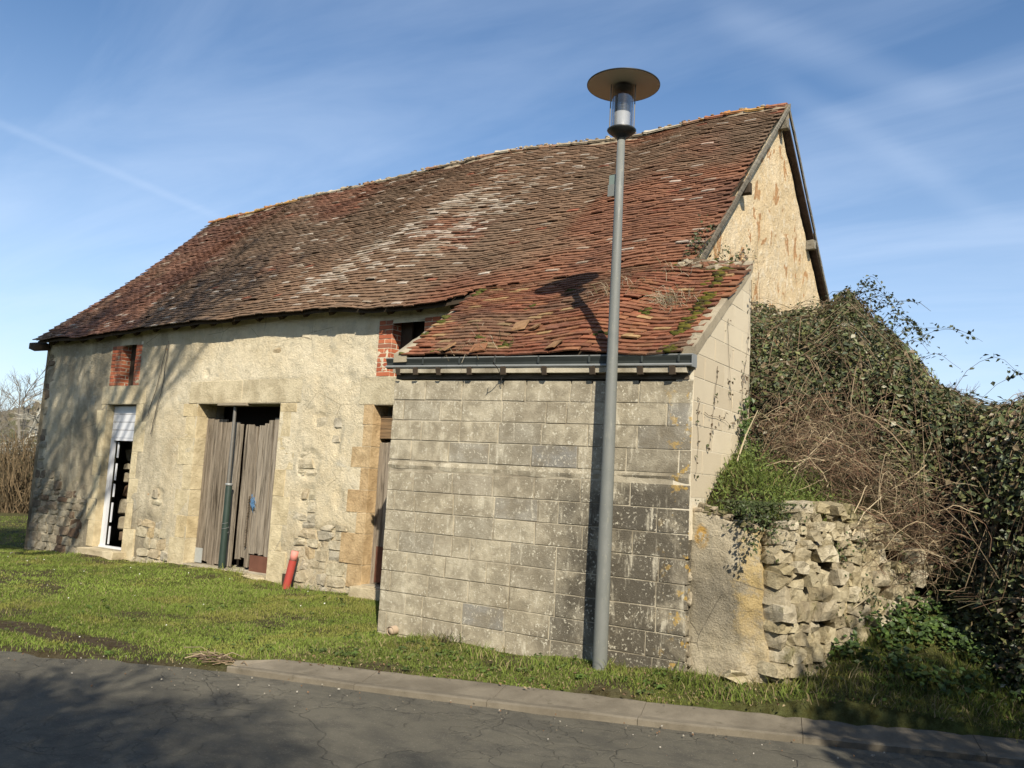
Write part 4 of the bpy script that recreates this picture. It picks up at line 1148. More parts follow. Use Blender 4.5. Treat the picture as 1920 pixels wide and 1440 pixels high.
for zz_ in (-0.33, -0.86):
    q = MB(); q.box((-9.60, DY - 0.015, zz_), (-9.47, DY + 0.012, zz_ + 0.05)); q.build('hinge', CHAIN, dr)
q = MB()
for i in range(22): q.tube([(-10.14 + 0.012 * math.sin(i), DY - 0.015, -0.42 - i * 0.034), (-10.14 - 0.012 * math.sin(i), DY - 0.018, -0.45 - i * 0.034)], 0.012, 5)
q.build('chain', CHAIN, dr)
q = MB(); q.box((-11.4, 8.9, -1.6), (-9.3, 8.93, 1.0)); q.build('dark_backdrop', BLACK, BARN)  # near-black sheet painted as the darkness behind the big doors
# second plank door, half hidden by the lean-to
DY2 = 8.44
pl = [(-7.625 + i * 0.14, -7.625 + i * 0.14 + 0.133, random.uniform(0, 0.02), 0.0, random.uniform(-.004, .004)) for i in range(6)]
d2 = plank_door('door_leaf', 'grey plank leaf with a rusty sheet at its foot, half behind the block wall', pl, DY2, -1.40, lambda x: 0.45, [])
q = MB(); q.box((-7.55, DY2 - 0.010, -1.39), (-6.9, DY2 - 0.003, -0.93)); q.build('rusty_sheet', RUST, d2)
q = MB(); q.box((-7.63, DY2 - 0.005, 0.48), (-6.8, DY2 + 0.02, 0.78)); q.build('top_board', m_wood('brown_board', (0.10, 0.07, 0.045), (0.33, 0.22, 0.12), 0), d2)
q = MB(); q.box((-7.65, 8.7, -1.5), (-6.7, 8.73, 1.0)); q.build('dark_backdrop', BLACK, BARN)  # near-black sheet standing in for the unlit inside behind this door

# ------------------------------------------------------------------ lean-to of concrete blocks
LEAN = thing('lean_to', 'grey concrete block lean-to with a tiled roof and gutter, in front of the barn', 'lean-to', (-4.3, 7.5, -1.5))
LROOF = deck('roof', roof_lean, np.linspace(-5.90, -2.62, 30), np.linspace(0.03, 1.0, 10), DARKWOOD, LEAN, 0.04, 0.008)
V_, c_, P_ = lay_tiles(roof_lean, lambda v: -5.74 - 0.09 * v, lambda v: -2.66 + 0.02 * v, 28, 0.0698, 1.96, lambda x, v: v < 0.985, lean_colour, 0.165)
tiles_out(LEAN, LROOF, V_, c_, P_, 300)
YB = 6.76
courses = []
z = 0.976
for i in range(4): courses.append((z - 0.205, z)); z -= 0.205
z -= 0.10
LEDGE = (z, z + 0.10)
while z > -1.75: courses.append((z - 0.2065, z)); z -= 0.2065
mb = MB(); mb.box((-5.955, YB + 0.006, -1.85), (-2.645, YB + 0.19, 0.93)); core = mb.build('block_wall', MORTAR, LEAN)
for r, (z0, z1) in enumerate(courses):
    tilt = [0.019, 0.014, 0.010, 0.008][r] if r < 4 else 0.0
    x = -5.965
    w0 = [0.44, 0.16, 0.42, 0.30][r % 4] if r < 4 else [0.42, 0.21, 0.34, 0.14, 0.36, 0.12][r % 6]
    w = w0
    while x < -2.66:
        if random.random() < 0.13 and w > 0.4: w = random.choice([0.22, 0.27])
        xe = min(x + w, -2.614)
        if -2.614 - xe < 0.09: xe = -2.614
        piece('concrete_block', BLOCK, core, ((x + xe) / 2, YB + 0.094 + random.uniform(-.0016, .0016), (z0 + z1) / 2 + random.uniform(-.0012, .0012) - tilt * ((x + xe) / 2 + 4.3)),
              (xe - x - 0.014, 0.19, z1 - z0 - 0.011), (random.uniform(-.005, .005), tilt + random.uniform(-.0025, .0025), random.uniform(-.003, .003)), 8, 0.018, 0.004)
        x = xe; w = random.choice([0.49, 0.49, 0.49, 0.50, 0.47])
# rough cast band between the courses, cracked
n = 120
xx = np.linspace(-5.97, -2.63, n)
mb = MB(); Vv = []
for i, x in enumerate(xx):
    a = (fbm(np.array(x * 3.1), np.array(0.3), 4) - 0.5); b = (fbm(np.array(x * 4.7), np.array(7.3), 4) - 0.5)
    gap = 0.018 * float(sstep(-3.4, -2.95, x) * sstep(-2.66, -2.8, x)) + 0.010 * float(sstep(-5.1, -5.6, x)) + 0.008 * float(sstep(0.5, 0.6, fbm(np.array(x * 2.0), np.array(1.0), 2)))
    z1 = LEDGE[1] - 0.004 + 0.012 * b; z0 = LEDGE[0] + 0.006 + 0.02 * a + gap
    y0 = YB - 0.006 + 0.035 * a
    Vv += [(x, YB + 0.15, z0), (x, y0 + 0.010, z0), (x, y0 + 0.03 * b, (z0 + z1) / 2), (x, y0 + 0.010, z1), (x, YB + 0.15, z1)]
f = [(i * 5 + j, (i + 1) * 5 + j, (i + 1) * 5 + j + 1, i * 5 + j + 1) for i in range(n - 1) for j in range(4)]
mb.add(Vv, f, tint=(1, 1, 1)); mb.build('cast_band', BLOCK, LEAN)
# right hand wall (cream blocks), cut by the slope
XS = -2.615
def clip(poly, a, b, c):
    out = []
    for i in range(len(poly)):
        p, q = poly[i], poly[(i + 1) % len(poly)]
        dp, dq = a * p[0] + b * p[1] - c, a * q[0] + b * q[1] - c
        if dp <= 0: out.append(p)
        if dp * dq < 0:
            t = dp / (dp - dq); out.append((p[0] + (q[0] - p[0]) * t, p[1] + (q[1] - p[1]) * t))
    return out
def prism(name, poly, x0, x1, mat, parent):
    n = len(poly)
    V = [(x0, p[0], p[1]) for p in poly] + [(x1, p[0], p[1]) for p in poly]
    me = bpy.data.meshes.new(name)
    me.from_pydata(V, [], [tuple(range(n))[::-1], tuple(range(n, 2 * n))] + [(i, (i + 1) % n, n + (i + 1) % n, n + i) for i in range(n)])
    me.update()
    return put(name, me, mat, parent)
sy0, sz0, sy1, sz1 = 6.69, 1.165, 8.26, 2.345
sla = (sz1 - sz0) / (sy1 - sy0)
full = clip([(YB + 0.004, -0.4), (8.27, -0.4), (8.27, 2.6), (YB + 0.004, 2.6)], -sla, 1, sz0 - 0.03 - sla * sy0)
SIDE = prism('side_wall', full, XS - 0.16, XS - 0.002, PALEMORTAR, LEAN)
k = 0
for z1 in np.arange(2.41, 0.0, -0.205):
    z0 = z1 - 0.205; off = 0.0 if k % 2 else -0.25; k += 1
    y = YB + 0.004 + off
    while y < 8.27:
        a, b = max(y, YB + 0.002), min(y + 0.5, 8.275)
        if b - a > 0.04:
            pg = clip([(a + 0.005, z0 + 0.005), (b - 0.005, z0 + 0.005), (b - 0.005, z1 - 0.005), (a + 0.005, z1 - 0.005)], -sla, 1, sz0 - 0.05 - sla * sy0)
            if len(pg) > 2: prism('concrete_block', pg, XS - 0.1, XS + random.uniform(-.001, .002), SIDEBLOCK, SIDE)
        y += 0.5
mb = MB(); mb.box((-3.38, 8.12, -0.6), (XS - 0.17, 8.26, 2.1)); mb.build('back_wall', SIDEBLOCK, LEAN)
mb = MB(); mb.box((-5.95, YB + 0.2, -1.8), (-5.80, 8.2, 0.97)); mb.build('far_side_wall', BLOCK, LEAN)
# cement verge caps with a ragged tile side
def verge_cap(name, y0, z0, y1, z1, xo, xi, mat, th=0.10, jig=0.02):
    n = 24; mb = MB(); Vv = []
    for i, s in enumerate(np.linspace(0, 1, n)):
        y = y0 + (y1 - y0) * s; z = z0 + (z1 - z0) * s + random.uniform(-.006, .006)
        w = xi + random.uniform(-jig, jig)
        Vv += [(xo, y, z - th), (xo, y, z), (xo + (w - xo) * 0.5, y, z + 0.012), (w, y, z - 0.004), (w, y, z - th)]
    f = [(i * 5 + j, i * 5 + j + 1, (i + 1) * 5 + j + 1, (i + 1) * 5 + j) for i in range(n - 1) for j in range(4)]
    mb.add(Vv, f + [(0, 4, 3, 1), (5 * (n - 1), 5 * (n - 1) + 1, 5 * (n - 1) + 3, 5 * (n - 1) + 4)], f3=[(1, 3, 2)]); return mb.build(name, mat, LEAN)
verge_cap('verge_cap', sy0 + 0.02, sz0 + 0.055, sy1 + 0.005, sz1 + 0.015, XS + 0.014, -2.74, CAP, 0.11)
verge_cap('verge_cap', 6.67, 1.275, 8.02, 2.205, -5.92, -5.75, CAP, 0.09)
# rough mortar along the top edge
mb = MB()
for i in range(70):
    xx_ = random.uniform(-3.35, -2.66); p = roof_lean(np.array(xx_), np.array(random.uniform(0.93, 1.01)))
    Vb, f4, f3 = bevel_box(0.45, 0.08, i + 400)
    mb.add(Vb * np.array([random.uniform(.06, .13), random.uniform(.05, .09), random.uniform(.03, .06)]) + p + np.array([0, 0, 0.045]), f4, f3, random.choice([(0.30, 0.25, 0.18), (0.38, 0.33, 0.24), (0.12, 0.085, 0.055), (0.24, 0.12, 0.075)]))
mb.build('top_mortar', TILE, LEAN, stuff=True)
# moss cushions
mb = MB()
def cushion(p, s, col, seed):
    Vb, f4, f3 = bevel_box(0.42, 0.06, seed)
    mb.add(Vb * np.array([s, s * random.uniform(.7, 1.2), s * 0.45]) + p, f4, f3, col)
k = 0
for i in range(260):
    v = random.random(); p = roof_lean(np.array(-2.76 - abs(random.gauss(0, 0.055)) - 0.02 * math.sin(v * 9)), np.array(v)); k += 1
    if fbm(np.array(v * 9.0), np.array(2.0), 3) < 0.40: continue
    cushion(p + np.array([0, 0, 0.045]), random.uniform(0.03, 0.085), np.array(random.choice([(0.105, 0.098, 0.020), (0.075, 0.075, 0.018), (0.13, 0.11, 0.026), (0.05, 0.042, 0.02)])), k)
for i in range(170):
    v = random.random() * 0.93; k += 1
    if fbm(np.array(v * 7.0), np.array(5.0), 3) < 0.44: continue
    p = roof_lean(np.array(-5.79 + random.gauss(0, 0.03)), np.array(v))
    cushion(p + np.array([0, 0, 0.05]), random.uniform(0.025, 0.07), np.array(random.choice([(0.085, 0.092, 0.022), (0.055, 0.06, 0.018), (0.10, 0.10, 0.03)])), k)
for (cx_, cv, rr, nn_) in ((-3.33, 0.42, 0.07, 14), (-4.62, 0.10, 0.09, 14), (-5.0, 0.16, 0.05, 8), (-4.4, 0.72, 0.06, 8), (-5.35, 0.03, 0.06, 8), (-3.55, 0.16, 0.09, 8), (-4.75, 0.55, 0.05, 6), (-3.05, 0.97, 0.14, 26), (-2.85, 0.93, 0.12, 20), (-3.3, 0.95, 0.1, 10)):
    for i in range(nn_):
        k += 1; p = roof_lean(np.array(cx_ + random.gauss(0, rr * 0.6)), np.array(cv + random.gauss(0, rr * 0.25)))
        cushion(p + np.array([0, 0, 0.048]), random.uniform(0.03, 0.06), np.array(random.choice([(0.075, 0.088, 0.020), (0.055, 0.055, 0.018)])), k)
mb.build('moss', MOSS, LEAN, smooth=True, stuff=True)
# gutter
gz = lambda x: np.interp(x, [-6.03, -2.60], [1.232, 1.150])
prof = [(6.725, -0.005), (6.682, 0.0), (6.676, -0.01), (6.694, -0.045), (6.698, -0.066), (6.684, -0.074), (6.684, -0.096), (6.710, -0.108), (6.745, -0.09), (6.775, -0.02), (6.785, 0.03)]
xg = np.linspace(-6.03, -2.60, 40)
def strip(prof, name, mat, parent, th=0.0, wob=0.0):
    n = len(xg); m = len(prof); Vv = []
    for x in xg:
        w = (fbm(np.array(x * 2.2), np.array(4.4), 3) - 0.5) * wob
        Vv += [(x, y + w, gz(x) + z + w * 0.6) for (y, z) in prof]
    f = [(i * m + j, i * m + j + 1, (i + 1) * m + j + 1, (i + 1) * m + j) for i in range(n - 1) for j in range(m - 1)]
    q = MB(); q.add(Vv, f); return q.build(name, mat, parent)
GUT = strip(prof, 'gutter', ZINC, LEAN, wob=0.012)
q = MB(); P = [(x, 6.678, gz(x) + 0.002) for x in xg]; q.tube(P, 0.007, 6); q.build('gutter_bead', RIM, GUT)
q = MB(); P = [(x, 6.684 + (fbm(np.array(x * 2.2), np.array(4.4), 3) - 0.5) * 0.012, gz(x) - 0.084) for x in xg]; q.tube(P, 0.013, 8); q.build('gutter_roll', RIM, GUT)
for x in (-5.52, -5.05, -4.62, -4.12, -3.58, -3.06, -2.72):
    q = MB(); q.box((x - 0.010, 6.671, gz(x) - 0.06), (x + 0.010, 6.676, gz(x) + 0.006)); q.build('gutter_clip', ZINC, GUT)
q = MB(); q.box((-2.605, 6.675, gz(-2.6) - 0.10), (-2.598, 6.78, gz(-2.6) + 0.01)); q.build('gutter_end', RIM, GUT)
def slab(name, mat, y0, y1, l0, l1, r0_, r1_, xa=-5.935, xb=-2.655):
    q = MB(); q.add([(xa, y0, l0), (xb, y0, r0_), (xb, y1, r0_), (xa, y1, l0), (xa, y0, l1), (xb, y0, r1_), (xb, y1, r1_), (xa, y1, l1)], BOXF); return q.build(name, mat, LEAN)
slab('wall_plate', WOODX, YB - 0.008, YB + 0.10, 1.022, 1.078, 0.950, 1.000)
slab('infill', MORTAR, 6.690, 6.80, 1.080, 1.136, 1.002, 1.052)
for x in (-5.86, -5.62, -5.32, -4.93, -4.52, -4.06, -3.55, -3.08, -2.78):
    piece('rafter_foot', DARKWOOD, LEAN, (x, 6.742, 1.105 - 0.0235 * (x + 5.9)), (0.055, 0.13, 0.085), (R(8), 0, 0), 3, 0.08, 0.02)
# front right corner pier strip of render
# ------------------------------------------------------------------ street lamp
LX, LYp = -3.286, 6.55
LAMP = thing('street_lamp', 'tall grey street lamp with a flat disc shade, close against the block wall', 'street lamp', (LX, LYp, -1.52))
ztop = 3.115
q = MB(); q.lathe([(0.062, -1.75), (0.062, -1.5), (0.060, -0.5), (0.050, 1.0), (0.040, 2.4), (0.034, ztop), (0.0, ztop)], (LX, LYp, 0), 24); q.build('pole', POLE, LAMP, True)
q = MB(); q.lathe([(0.028, ztop - 0.01), (0.040, ztop), (0.040, ztop + 0.02), (0.085, ztop + 0.045), (0.125, ztop + 0.078), (0.132, ztop + 0.09), (0.125, ztop + 0.096), (0.0, ztop + 0.096)], (LX, LYp, 0), 40); q.build('lamp_bowl', LAMPDARK, LAMP, True)
gz0, gz1 = ztop + 0.097, 3.625
q = MB(); q.lathe([(0.097, gz0), (0.097, gz1)], (LX, LYp, 0), 40); q.build('lamp_glass', GLASS, LAMP, True)
q = MB(); q.lathe([(0.074, gz0 + 0.002), (0.074, gz0 + 0.152), (0.0, gz0 + 0.154)], (LX, LYp, 0), 32); q.build('lamp_core', WHITEP, LAMP, True)
q = MB()
for i in range(11):
    z = gz0 + 0.160 + i * 0.014
    q.lathe([(0.064, z), (0.072, z + 0.005), (0.064, z + 0.010)], (LX, LYp, 0), 32)
q.build('prism_rings', RIM, LAMP, True)
q = MB(); q.lathe([(0.0, gz1 - 0.05), (0.075, gz1 - 0.048), (0.082, gz1 - 0.02), (0.082, gz1 - 0.001)], (LX, LYp, 0), 32); q.build('lamp_cap', LAMPDARK, LAMP, True)
for a in (12, 40, 194, 222):
    cx_, cy_ = LX + 0.112 * math.cos(R(a)), LYp + 0.112 * math.sin(R(a))
    q = MB(); q.tube([(cx_, cy_, gz0 - 0.005), (cx_, cy_, gz1)], 0.0055, 8); q.build('rod', STEEL, LAMP)
sh = MB(); sh.lathe([(0.0, gz1), (0.30, gz1 + 0.004), (0.326, gz1 + 0.002)], (LX, LYp, 0), 64)
SH = sh.build('lamp_shade', LAMPUNDER, LAMP, True)
q = MB(); q.lathe([(0.3255, gz1), (0.331, gz1 + 0.004), (0.331, gz1 + 0.010), (0.30, gz1 + 0.020), (0.0, gz1 + 0.045)], (LX, LYp, 0), 64); q.build('shade_top', LAMPDARK, SH, True)
q = MB(); q.box((LX - 0.105, LYp + 0.0, 2.62), (LX - 0.045, LYp + 0.09, 2.80)); jb = q.build('junction_box', plain('grey_green_box', (0.15, 0.19, 0.17), 0.6), LAMP)
q = MB(); q.box((LX - 0.112, LYp - 0.006, 2.60), (LX - 0.040, LYp + 0.0, 2.71)); q.build('box_lid', POLE, jb)

# ------------------------------------------------------------------ stone retaining wall and bank
WP = np.array([(-2.02, 6.90), (-1.84, 7.36), (-1.57, 8.0), (-1.12, 8.62), (-0.70, 9.3)])
SW = thing('stone_wall', 'crumbling dry limestone wall with a rendered end, right of the block wall', 'stone wall', (-1.95, 7.1, -1.45))
# rendered end
nx_, nz_ = 30, 60
PX, PZ = np.meshgrid(np.linspace(-2.655, -2.03, nx_), np.linspace(-1.6, -0.13, nz_), indexing='ij')
edge_r = -2.0 - 0.10 * fbm(PZ[0] * 3.0, PZ[0] * 0 + 1.0, 4) + 0.06 * sstep(-0.2, -1.4, PZ[0])
PX = -2.655 + (PX + 2.655) * ((edge_r[None] + 2.655) / 0.625)
topw = -0.13 - 0.10 * sstep(-2.5, -2.1, PX[:, -1]) - 0.06 * fbm(PX[:, -1] * 6, PX[:, -1] * 0, 3)
PZ = -1.6 + (PZ + 1.6) * ((topw[:, None] + 1.6) / 1.47)
PY = 6.835 - 0.07 * (fbm(PX * 2.5, PZ * 2.0, 3) - 0.5) - 0.045 * (fbm(PX * 9, PZ * 9, 3) - 0.5) + 0.05 * sstep(-2.2, -2.06, PX) + 0.02 * sstep(-2.60, -2.655, PX)
I = (np.arange(nx_ - 1)[:, None] * nz_ + np.arange(nz_ - 1)[None, :])
fr = np.stack([I, I + nz_, I + nz_ + 1, I + 1], -1).reshape(-1, 4)
Vf = np.stack([PX, PY, PZ], -1).reshape(-1, 3); Vk = Vf.copy(); Vk[:, 1] += 0.16
bd = [(i * nz_ + nz_ - 1, (i + 1) * nz_ + nz_ - 1) for i in range(nx_ - 1)] + [((nx_ - 1) * nz_ + j + 1, (nx_ - 1) * nz_ + j) for j in range(nz_ - 1)]
put('rendered_end', make_mesh('rendered_end', np.vstack([Vf, Vk]), [fr, np.array([(a, b, b + len(Vf), a + len(Vf)) for a, b in bd])], None, True), m_render(), SW)
mb = MB()
for i in range(46):
    z_ = random.uniform(-1.45, -0.18); x_ = -2.635 + random.gauss(0, 0.018); s_ = random.uniform(0.018, 0.05)
    if fbm(np.array(z_ * 3.0), np.array(4.0), 2) < 0.42: continue
    Vb, f4, f3 = bevel_box(0.35, 0.10, i + 700)
    mb.add(Vb * np.array([s_, 0.03, s_ * random.uniform(1, 2)]) + np.array([x_, 6.80, z_]), f4, f3, random.choice([(0.30, 0.26, 0.19), (0.20, 0.17, 0.12), (0.40, 0.35, 0.26)]))
for i in range(40):
    x_ = random.uniform(-2.62, -2.08); s_ = random.uniform(0.03, 0.08)
    Vb, f4, f3 = bevel_box(0.35, 0.10, i + 900)
    mb.add(Vb * np.array([s_, 0.09, s_ * .6]) + np.array([x_, 6.87, -0.15 - 0.10 * float(sstep(-2.5, -2.1, x_)) + random.gauss(0, .015)]), f4, f3, random.choice([(0.36, 0.30, 0.21), (0.24, 0.20, 0.13), (0.14, 0.13, 0.06)]))
mb.build('crumbling_edge', TILE, SW, stuff=True)
def along(t):
    seg = np.linalg.norm(np.diff(WP, axis=0), axis=1); cum = np.concatenate([[0], np.cumsum(seg)])
    return np.array([np.interp(t, cum, WP[:, 0]), np.interp(t, cum, WP[:, 1])])
TOT = np.linalg.norm(np.diff(WP, axis=0), axis=1).sum()
cnt = 0
random.seed(4)
def sw_base(t): return np.interp(t, [0, 0.5, 1.2, 1.7, 3.2], [-1.5, -1.42, -1.15, -0.92, -0.8]) 
z = -1.62
while z < -0.10:
    h = random.uniform(0.075, 0.15) if z < -0.45 else random.uniform(0.06, 0.105)
    t = -0.02 + random.uniform(0, 0.08)
    while t < TOT - 0.75:
        w = random.choice([random.uniform(0.075, 0.13), random.uniform(0.11, 0.22)]) if z < -0.45 else random.uniform(0.07, 0.16)
        tm = t + w / 2
        topz = -0.03 - 0.10 * float(sstep(0, 0.4, 0.5 - tm)) - 0.45 * float(sstep(1.15, 2.0, tm)) + 0.06 * (float(fbm(np.array(tm * 2.0), np.array(3.0), 2)) - 0.5)
        hole = (0.42 < tm < 0.85) and (-1.15 < z < -0.50) and random.random() < 0.45
        fallen = tm > 1.35 and z > -0.95 and z < -0.42 and random.random() < 0.45
        gone = z + h > topz - 0.11 and random.random() < 0.30
        if not gone and z + h / 2 < topz and z + h > sw_base(tm) - 0.15 and not fallen:
            c = along(tm); e = along(tm + 0.05) - along(tm - 0.05); ang = math.atan2(e[1], e[0])
            nrm = np.array([math.sin(ang), -math.cos(ang)])
            batter = -(z + 0.8) * 0.10
            prd = random.uniform(-0.035, 0.035) + batter - (0.24 if hole else 0) + (0.05 if tm < 0.45 and z > -0.8 else 0)
            cc = c + nrm * prd
            piece('stone', WALLSTONE, SW, (cc[0], cc[1], z + h / 2), (w * random.uniform(1.0, 1.2), random.uniform(0.24, 0.34), h * random.uniform(1.0, 1.25)),
                  (random.uniform(-.09, .09), random.uniform(-.12, .12), ang + random.uniform(-.18, .18)), 30, -1, 0.055)
            cnt += 1
        t += w * 0.97
    z += h * 0.95
print('wall stones', cnt)
random.seed(77)
# dark earth core behind the stones
mb = MB(); Vv = []
for t in np.linspace(-0.05, TOT, 12):
    c = along(max(0, t)); e = along(t + 0.05) - along(max(0, t - 0.05)); ang = math.atan2(e[1], e[0]); nrm = np.array([math.sin(ang), -math.cos(ang)])
    a = c - nrm * 0.10; b = c - nrm * 0.5
    Vv += [(a[0], a[1], -1.7), (a[0], a[1], -0.16), (b[0], b[1], -0.1), (b[0], b[1], -1.7)]
mb.add(Vv, [(i * 4 + j, i * 4 + 4 + j, i * 4 + 4 + (j + 1) % 4, i * 4 + (j + 1) % 4) for i in range(11) for j in range(4)], tint=(0.05, 0.038, 0.025))
mb.build('earth_fill', GROUND, SW)
# fallen stones lying in front
for i, (x, y, s, lab) in enumerate(((-1.84, 7.95, (0.21, 0.13, 0.12), 'pale angular limestone block lying in the grass, the largest and brightest fallen stone'), (-1.93, 7.80, (0.16, 0.12, 0.09), 'dull grey fallen stone half sunk beside the bright block'), (-1.60, 7.95, (0.15, 0.20, 0.20), 'upright mossy slab of stone leaning at the wall foot'), (-2.20, 6.90, (0.20, 0.16, 0.09), 'flat brown stone at the foot of the rendered wall end'))):
    o = piece('fallen_stone', STONE if i == 0 else WALLSTONE, None, (x, y - 0.25 if i < 2 else y - 0.1, float(ground_z(np.array(x), np.array(y - 0.2))) + s[2] * 0.35), s, (random.uniform(-.3, .3), random.uniform(-.3, .3), random.uniform(0, 3)), 24, -1, 0.075)
    tag(o, lab, 'stone', 'stones fallen from the wall')
# earth bank above the wall
def in_bank(x, y):
    wx = np.interp(y, WP[:, 1], WP[:, 0])
    return wx - x     # >0 inside
def bank_z(x, y):
    d = np.minimum(in_bank(x, y), (y - 6.95) * 1.0)
    t = -0.16 + 0.30 * sstep(-0.02, 0.55, d) + 0.32 * sstep(0.3, 1.3, d)
    t = t + 0.5 * sstep(9.0, 13.0, y) * 0.2
    return t + (fbm(x * 3, y * 3, 3) - 0.5) * 0.10
bx = np.linspace(-3.42, 6.0, 120); by = np.linspace(6.93, 20, 120)
BX, BY = np.meshgrid(bx, by, indexing='ij')
wx = np.interp(BY, np.concatenate([WP[:, 1], [10.2, 12, 20]]), np.concatenate([WP[:, 0] - 0.06, [0.5, 5.9, 6]]))
lx = np.where(BY < 8.24, -2.61, -3.38)
s = (BX - bx[0]) / (bx[-1] - bx[0])
BXX = lx + s * (wx - lx)
BZ = bank_z(BXX, BY)
BZ = np.where(s > 0.97, BZ - 0.2, BZ)
n, m = BXX.shape
I = (np.arange(n - 1)[:, None] * m + np.arange(m - 1)[None, :])
structure(put('earth_bank', make_mesh('earth_bank', np.stack([BXX, BY, BZ], -1).reshape(-1, 3), np.stack([I, I + m, I + m + 1, I + 1], -1).reshape(-1, 4), np.array([0.055, 0.048, 0.024]) * (0.6 + 0.8 * fbm(BXX * 2, BY * 2, 3)).reshape(-1, 1), True), GROUND))

# ------------------------------------------------------------------ vegetation helpers
def leaves(P, N, size, tint, fold=0.25, ratio=0.62, curl=0.0):
    """diamond leaves folded along the midrib; P,N (n,3)"""
    n = len(P)
    N = N / (np.linalg.norm(N, axis=1)[:, None] + 1e-9)
    a = rng.normal(size=(n, 3)); A = a - (a * N).sum(1)[:, None] * N; A /= np.linalg.norm(A, axis=1)[:, None] + 1e-9
    Bq = np.cross(N, A)
    s = np.asarray(size)[:, None]
    V = np.zeros((n, 4, 3))
    V[:, 0] = P - A * s * 0.5; V[:, 2] = P + A * s * 0.5
    V[:, 1] = P + Bq * s * ratio * 0.5 + N * s * fold * 0.5 - A * s * 0.08; V[:, 3] = P - Bq * s * ratio * 0.5 + N * s * fold * 0.5 - A * s * 0.08
    k = np.arange(n)[:, None] * 4
    f = np.concatenate([k + np.array([0, 1, 2]), k + np.array([0, 2, 3])])
    return V.reshape(-1, 3), f, np.repeat(tint, 4, 0)
def blades(P, h, w, lean, tint):
    """grass: 2-segment tapering blades, 5 verts 3 tris"""
    n = len(P)
    a = rng.uniform(0, 2 * np.pi, n); d = np.stack([np.cos(a), np.sin(a), 0 * a], -1)
    b = rng.uniform(0, 2 * np.pi, n); l = np.stack([np.cos(b), np.sin(b), 0 * b], -1) * (lean * h)[:, None]
    up_ = np.array([0, 0, 1.0])
    V = np.zeros((n, 5, 3))
    V[:, 0] = P - d * w[:, None]; V[:, 1] = P + d * w[:, None]
    m = P + up_ * (h * 0.55)[:, None] + l * 0.35
    V[:, 2] = m + d * w[:, None] * 0.8; V[:, 3] = m - d * w[:, None] * 0.8
    V[:, 4] = P + up_ * (h * np.sqrt(np.clip(1 - lean ** 2 * 0.5, 0.1, 1)))[:, None] + l
    k = np.arange(n)[:, None] * 5
    f3 = np.concatenate([k + np.array([0, 1, 2]), k + np.array([0, 2, 3]), k + np.array([3, 2, 4])])
    tt = np.repeat(tint[:, None, :], 5, 1)
    return V.reshape(-1, 3), f3, tt.reshape(-1, 3)
def stuff_mesh(name, parts, mat, label=None, smooth=False, parent=None):
    off = 0; Vs = []; Fs = []; Ts = []
    for V, f, t in parts:
        Vs.append(V); Fs.append(f + off); Ts.append(t); off += len(V)
    o = put(name, make_mesh(name, np.vstack(Vs), np.vstack(Fs), np.vstack(Ts), smooth), mat, parent)
    return o
def strands(curves, rads, cols, sides=3):
    """many thin tubes of equal point count: curves (n,k,3)"""
    n, k, _ = curves.shape
    T = np.gradient(curves, axis=1); T /= np.linalg.norm(T, axis=2)[..., None] + 1e-9
    ref = np.array([0.31, 0.2, 0.93]); A = np.cross(T, ref); A /= np.linalg.norm(A, axis=2)[..., None] + 1e-9
    Bq = np.cross(T, A)
    th = np.arange(sides) * 2 * np.pi / sides
    taper = np.linspace(1, 0.45, k)
    rr = rads[:, None] * taper[None]
    V = curves[:, :, None, :] + rr[:, :, None, None] * (A[:, :, None, :] * np.cos(th)[None, None, :, None] + Bq[:, :, None, :] * np.sin(th)[None, None, :, None])
    base = (np.arange(n) * k * sides)[:, None, None]
    i = (np.arange(k - 1) * sides)[None, :, None]; j = np.arange(sides)[None, None, :]; jn = (j + 1) % sides
    f = np.stack([base + i + j, base + i + jn, base + i + sides + jn, base + i + sides + j], -1).reshape(-1, 4)
    t = np.repeat(cols[:, None, :], k * sides, 1).reshape(-1, 3)
    return V.reshape(-1, 3), f, t

# ------------------------------------------------------------------ grass
def grass_cols(n, x, y, dry=0.12):
    k = fbm(x * 0.8, y * 0.8, 3)
    g = np.array([0.195, 0.255, 0.050])[None] * (0.65 + 0.7 * k)[:, None] * rng.uniform(0.75, 1.25, n)[:, None]
    yel = sstep(0.5, 0.7, fbm(x * 1.6 + 9, y * 1.6, 3))
    g = g * (1 - 0.6 * yel[:, None]) + np.array([0.30, 0.275, 0.075]) * (0.6 * yel)[:, None]
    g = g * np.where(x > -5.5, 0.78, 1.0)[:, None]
    d = rng.random(n) < np.where(x > -5.8, dry * 1.9, dry)
    return np.where(d[:, None], np.array([0.33, 0.27, 0.14]) * rng.uniform(0.7, 1.2, n)[:, None], g)
def scatter(x0, x1, y0, y1, dens, keep):
    n = int((x1 - x0) * (y1 - y0) * dens)
    x = rng.uniform(x0, x1, n); y = rng.uniform(y0, y1, n)
    k = keep(x, y); x, y = x[k], y[k]
    z = np.concatenate([ground_z(x[i:i + 20000], y[i:i + 20000]) for i in range(0, len(x), 20000)]) if len(x) else x
    return x, y, z + (fbm(x * 2.1, y * 2.1, 4) - 0.5) * 0.05
def lawn_ok(x, y):
    sm = soil_mask(x, y)
    ok = (y > edge_y(x) + 0.04) & (y < 8.24) & ~((x > -5.98) & (x < -2.66) & (y > YB - 0.02)) & ~((x > -2.68) & (y > 6.84) & (in_bank(x, y) > -0.02))
    ok &= ~((x > -5.7) & (y < kerb_back_y(x) - 0.05 + 0.10 * (vnoise(x * 5, y * 5) - 0.3)))
    return ok & (rng.random(len(x)) > sm * 0.93)
parts = []
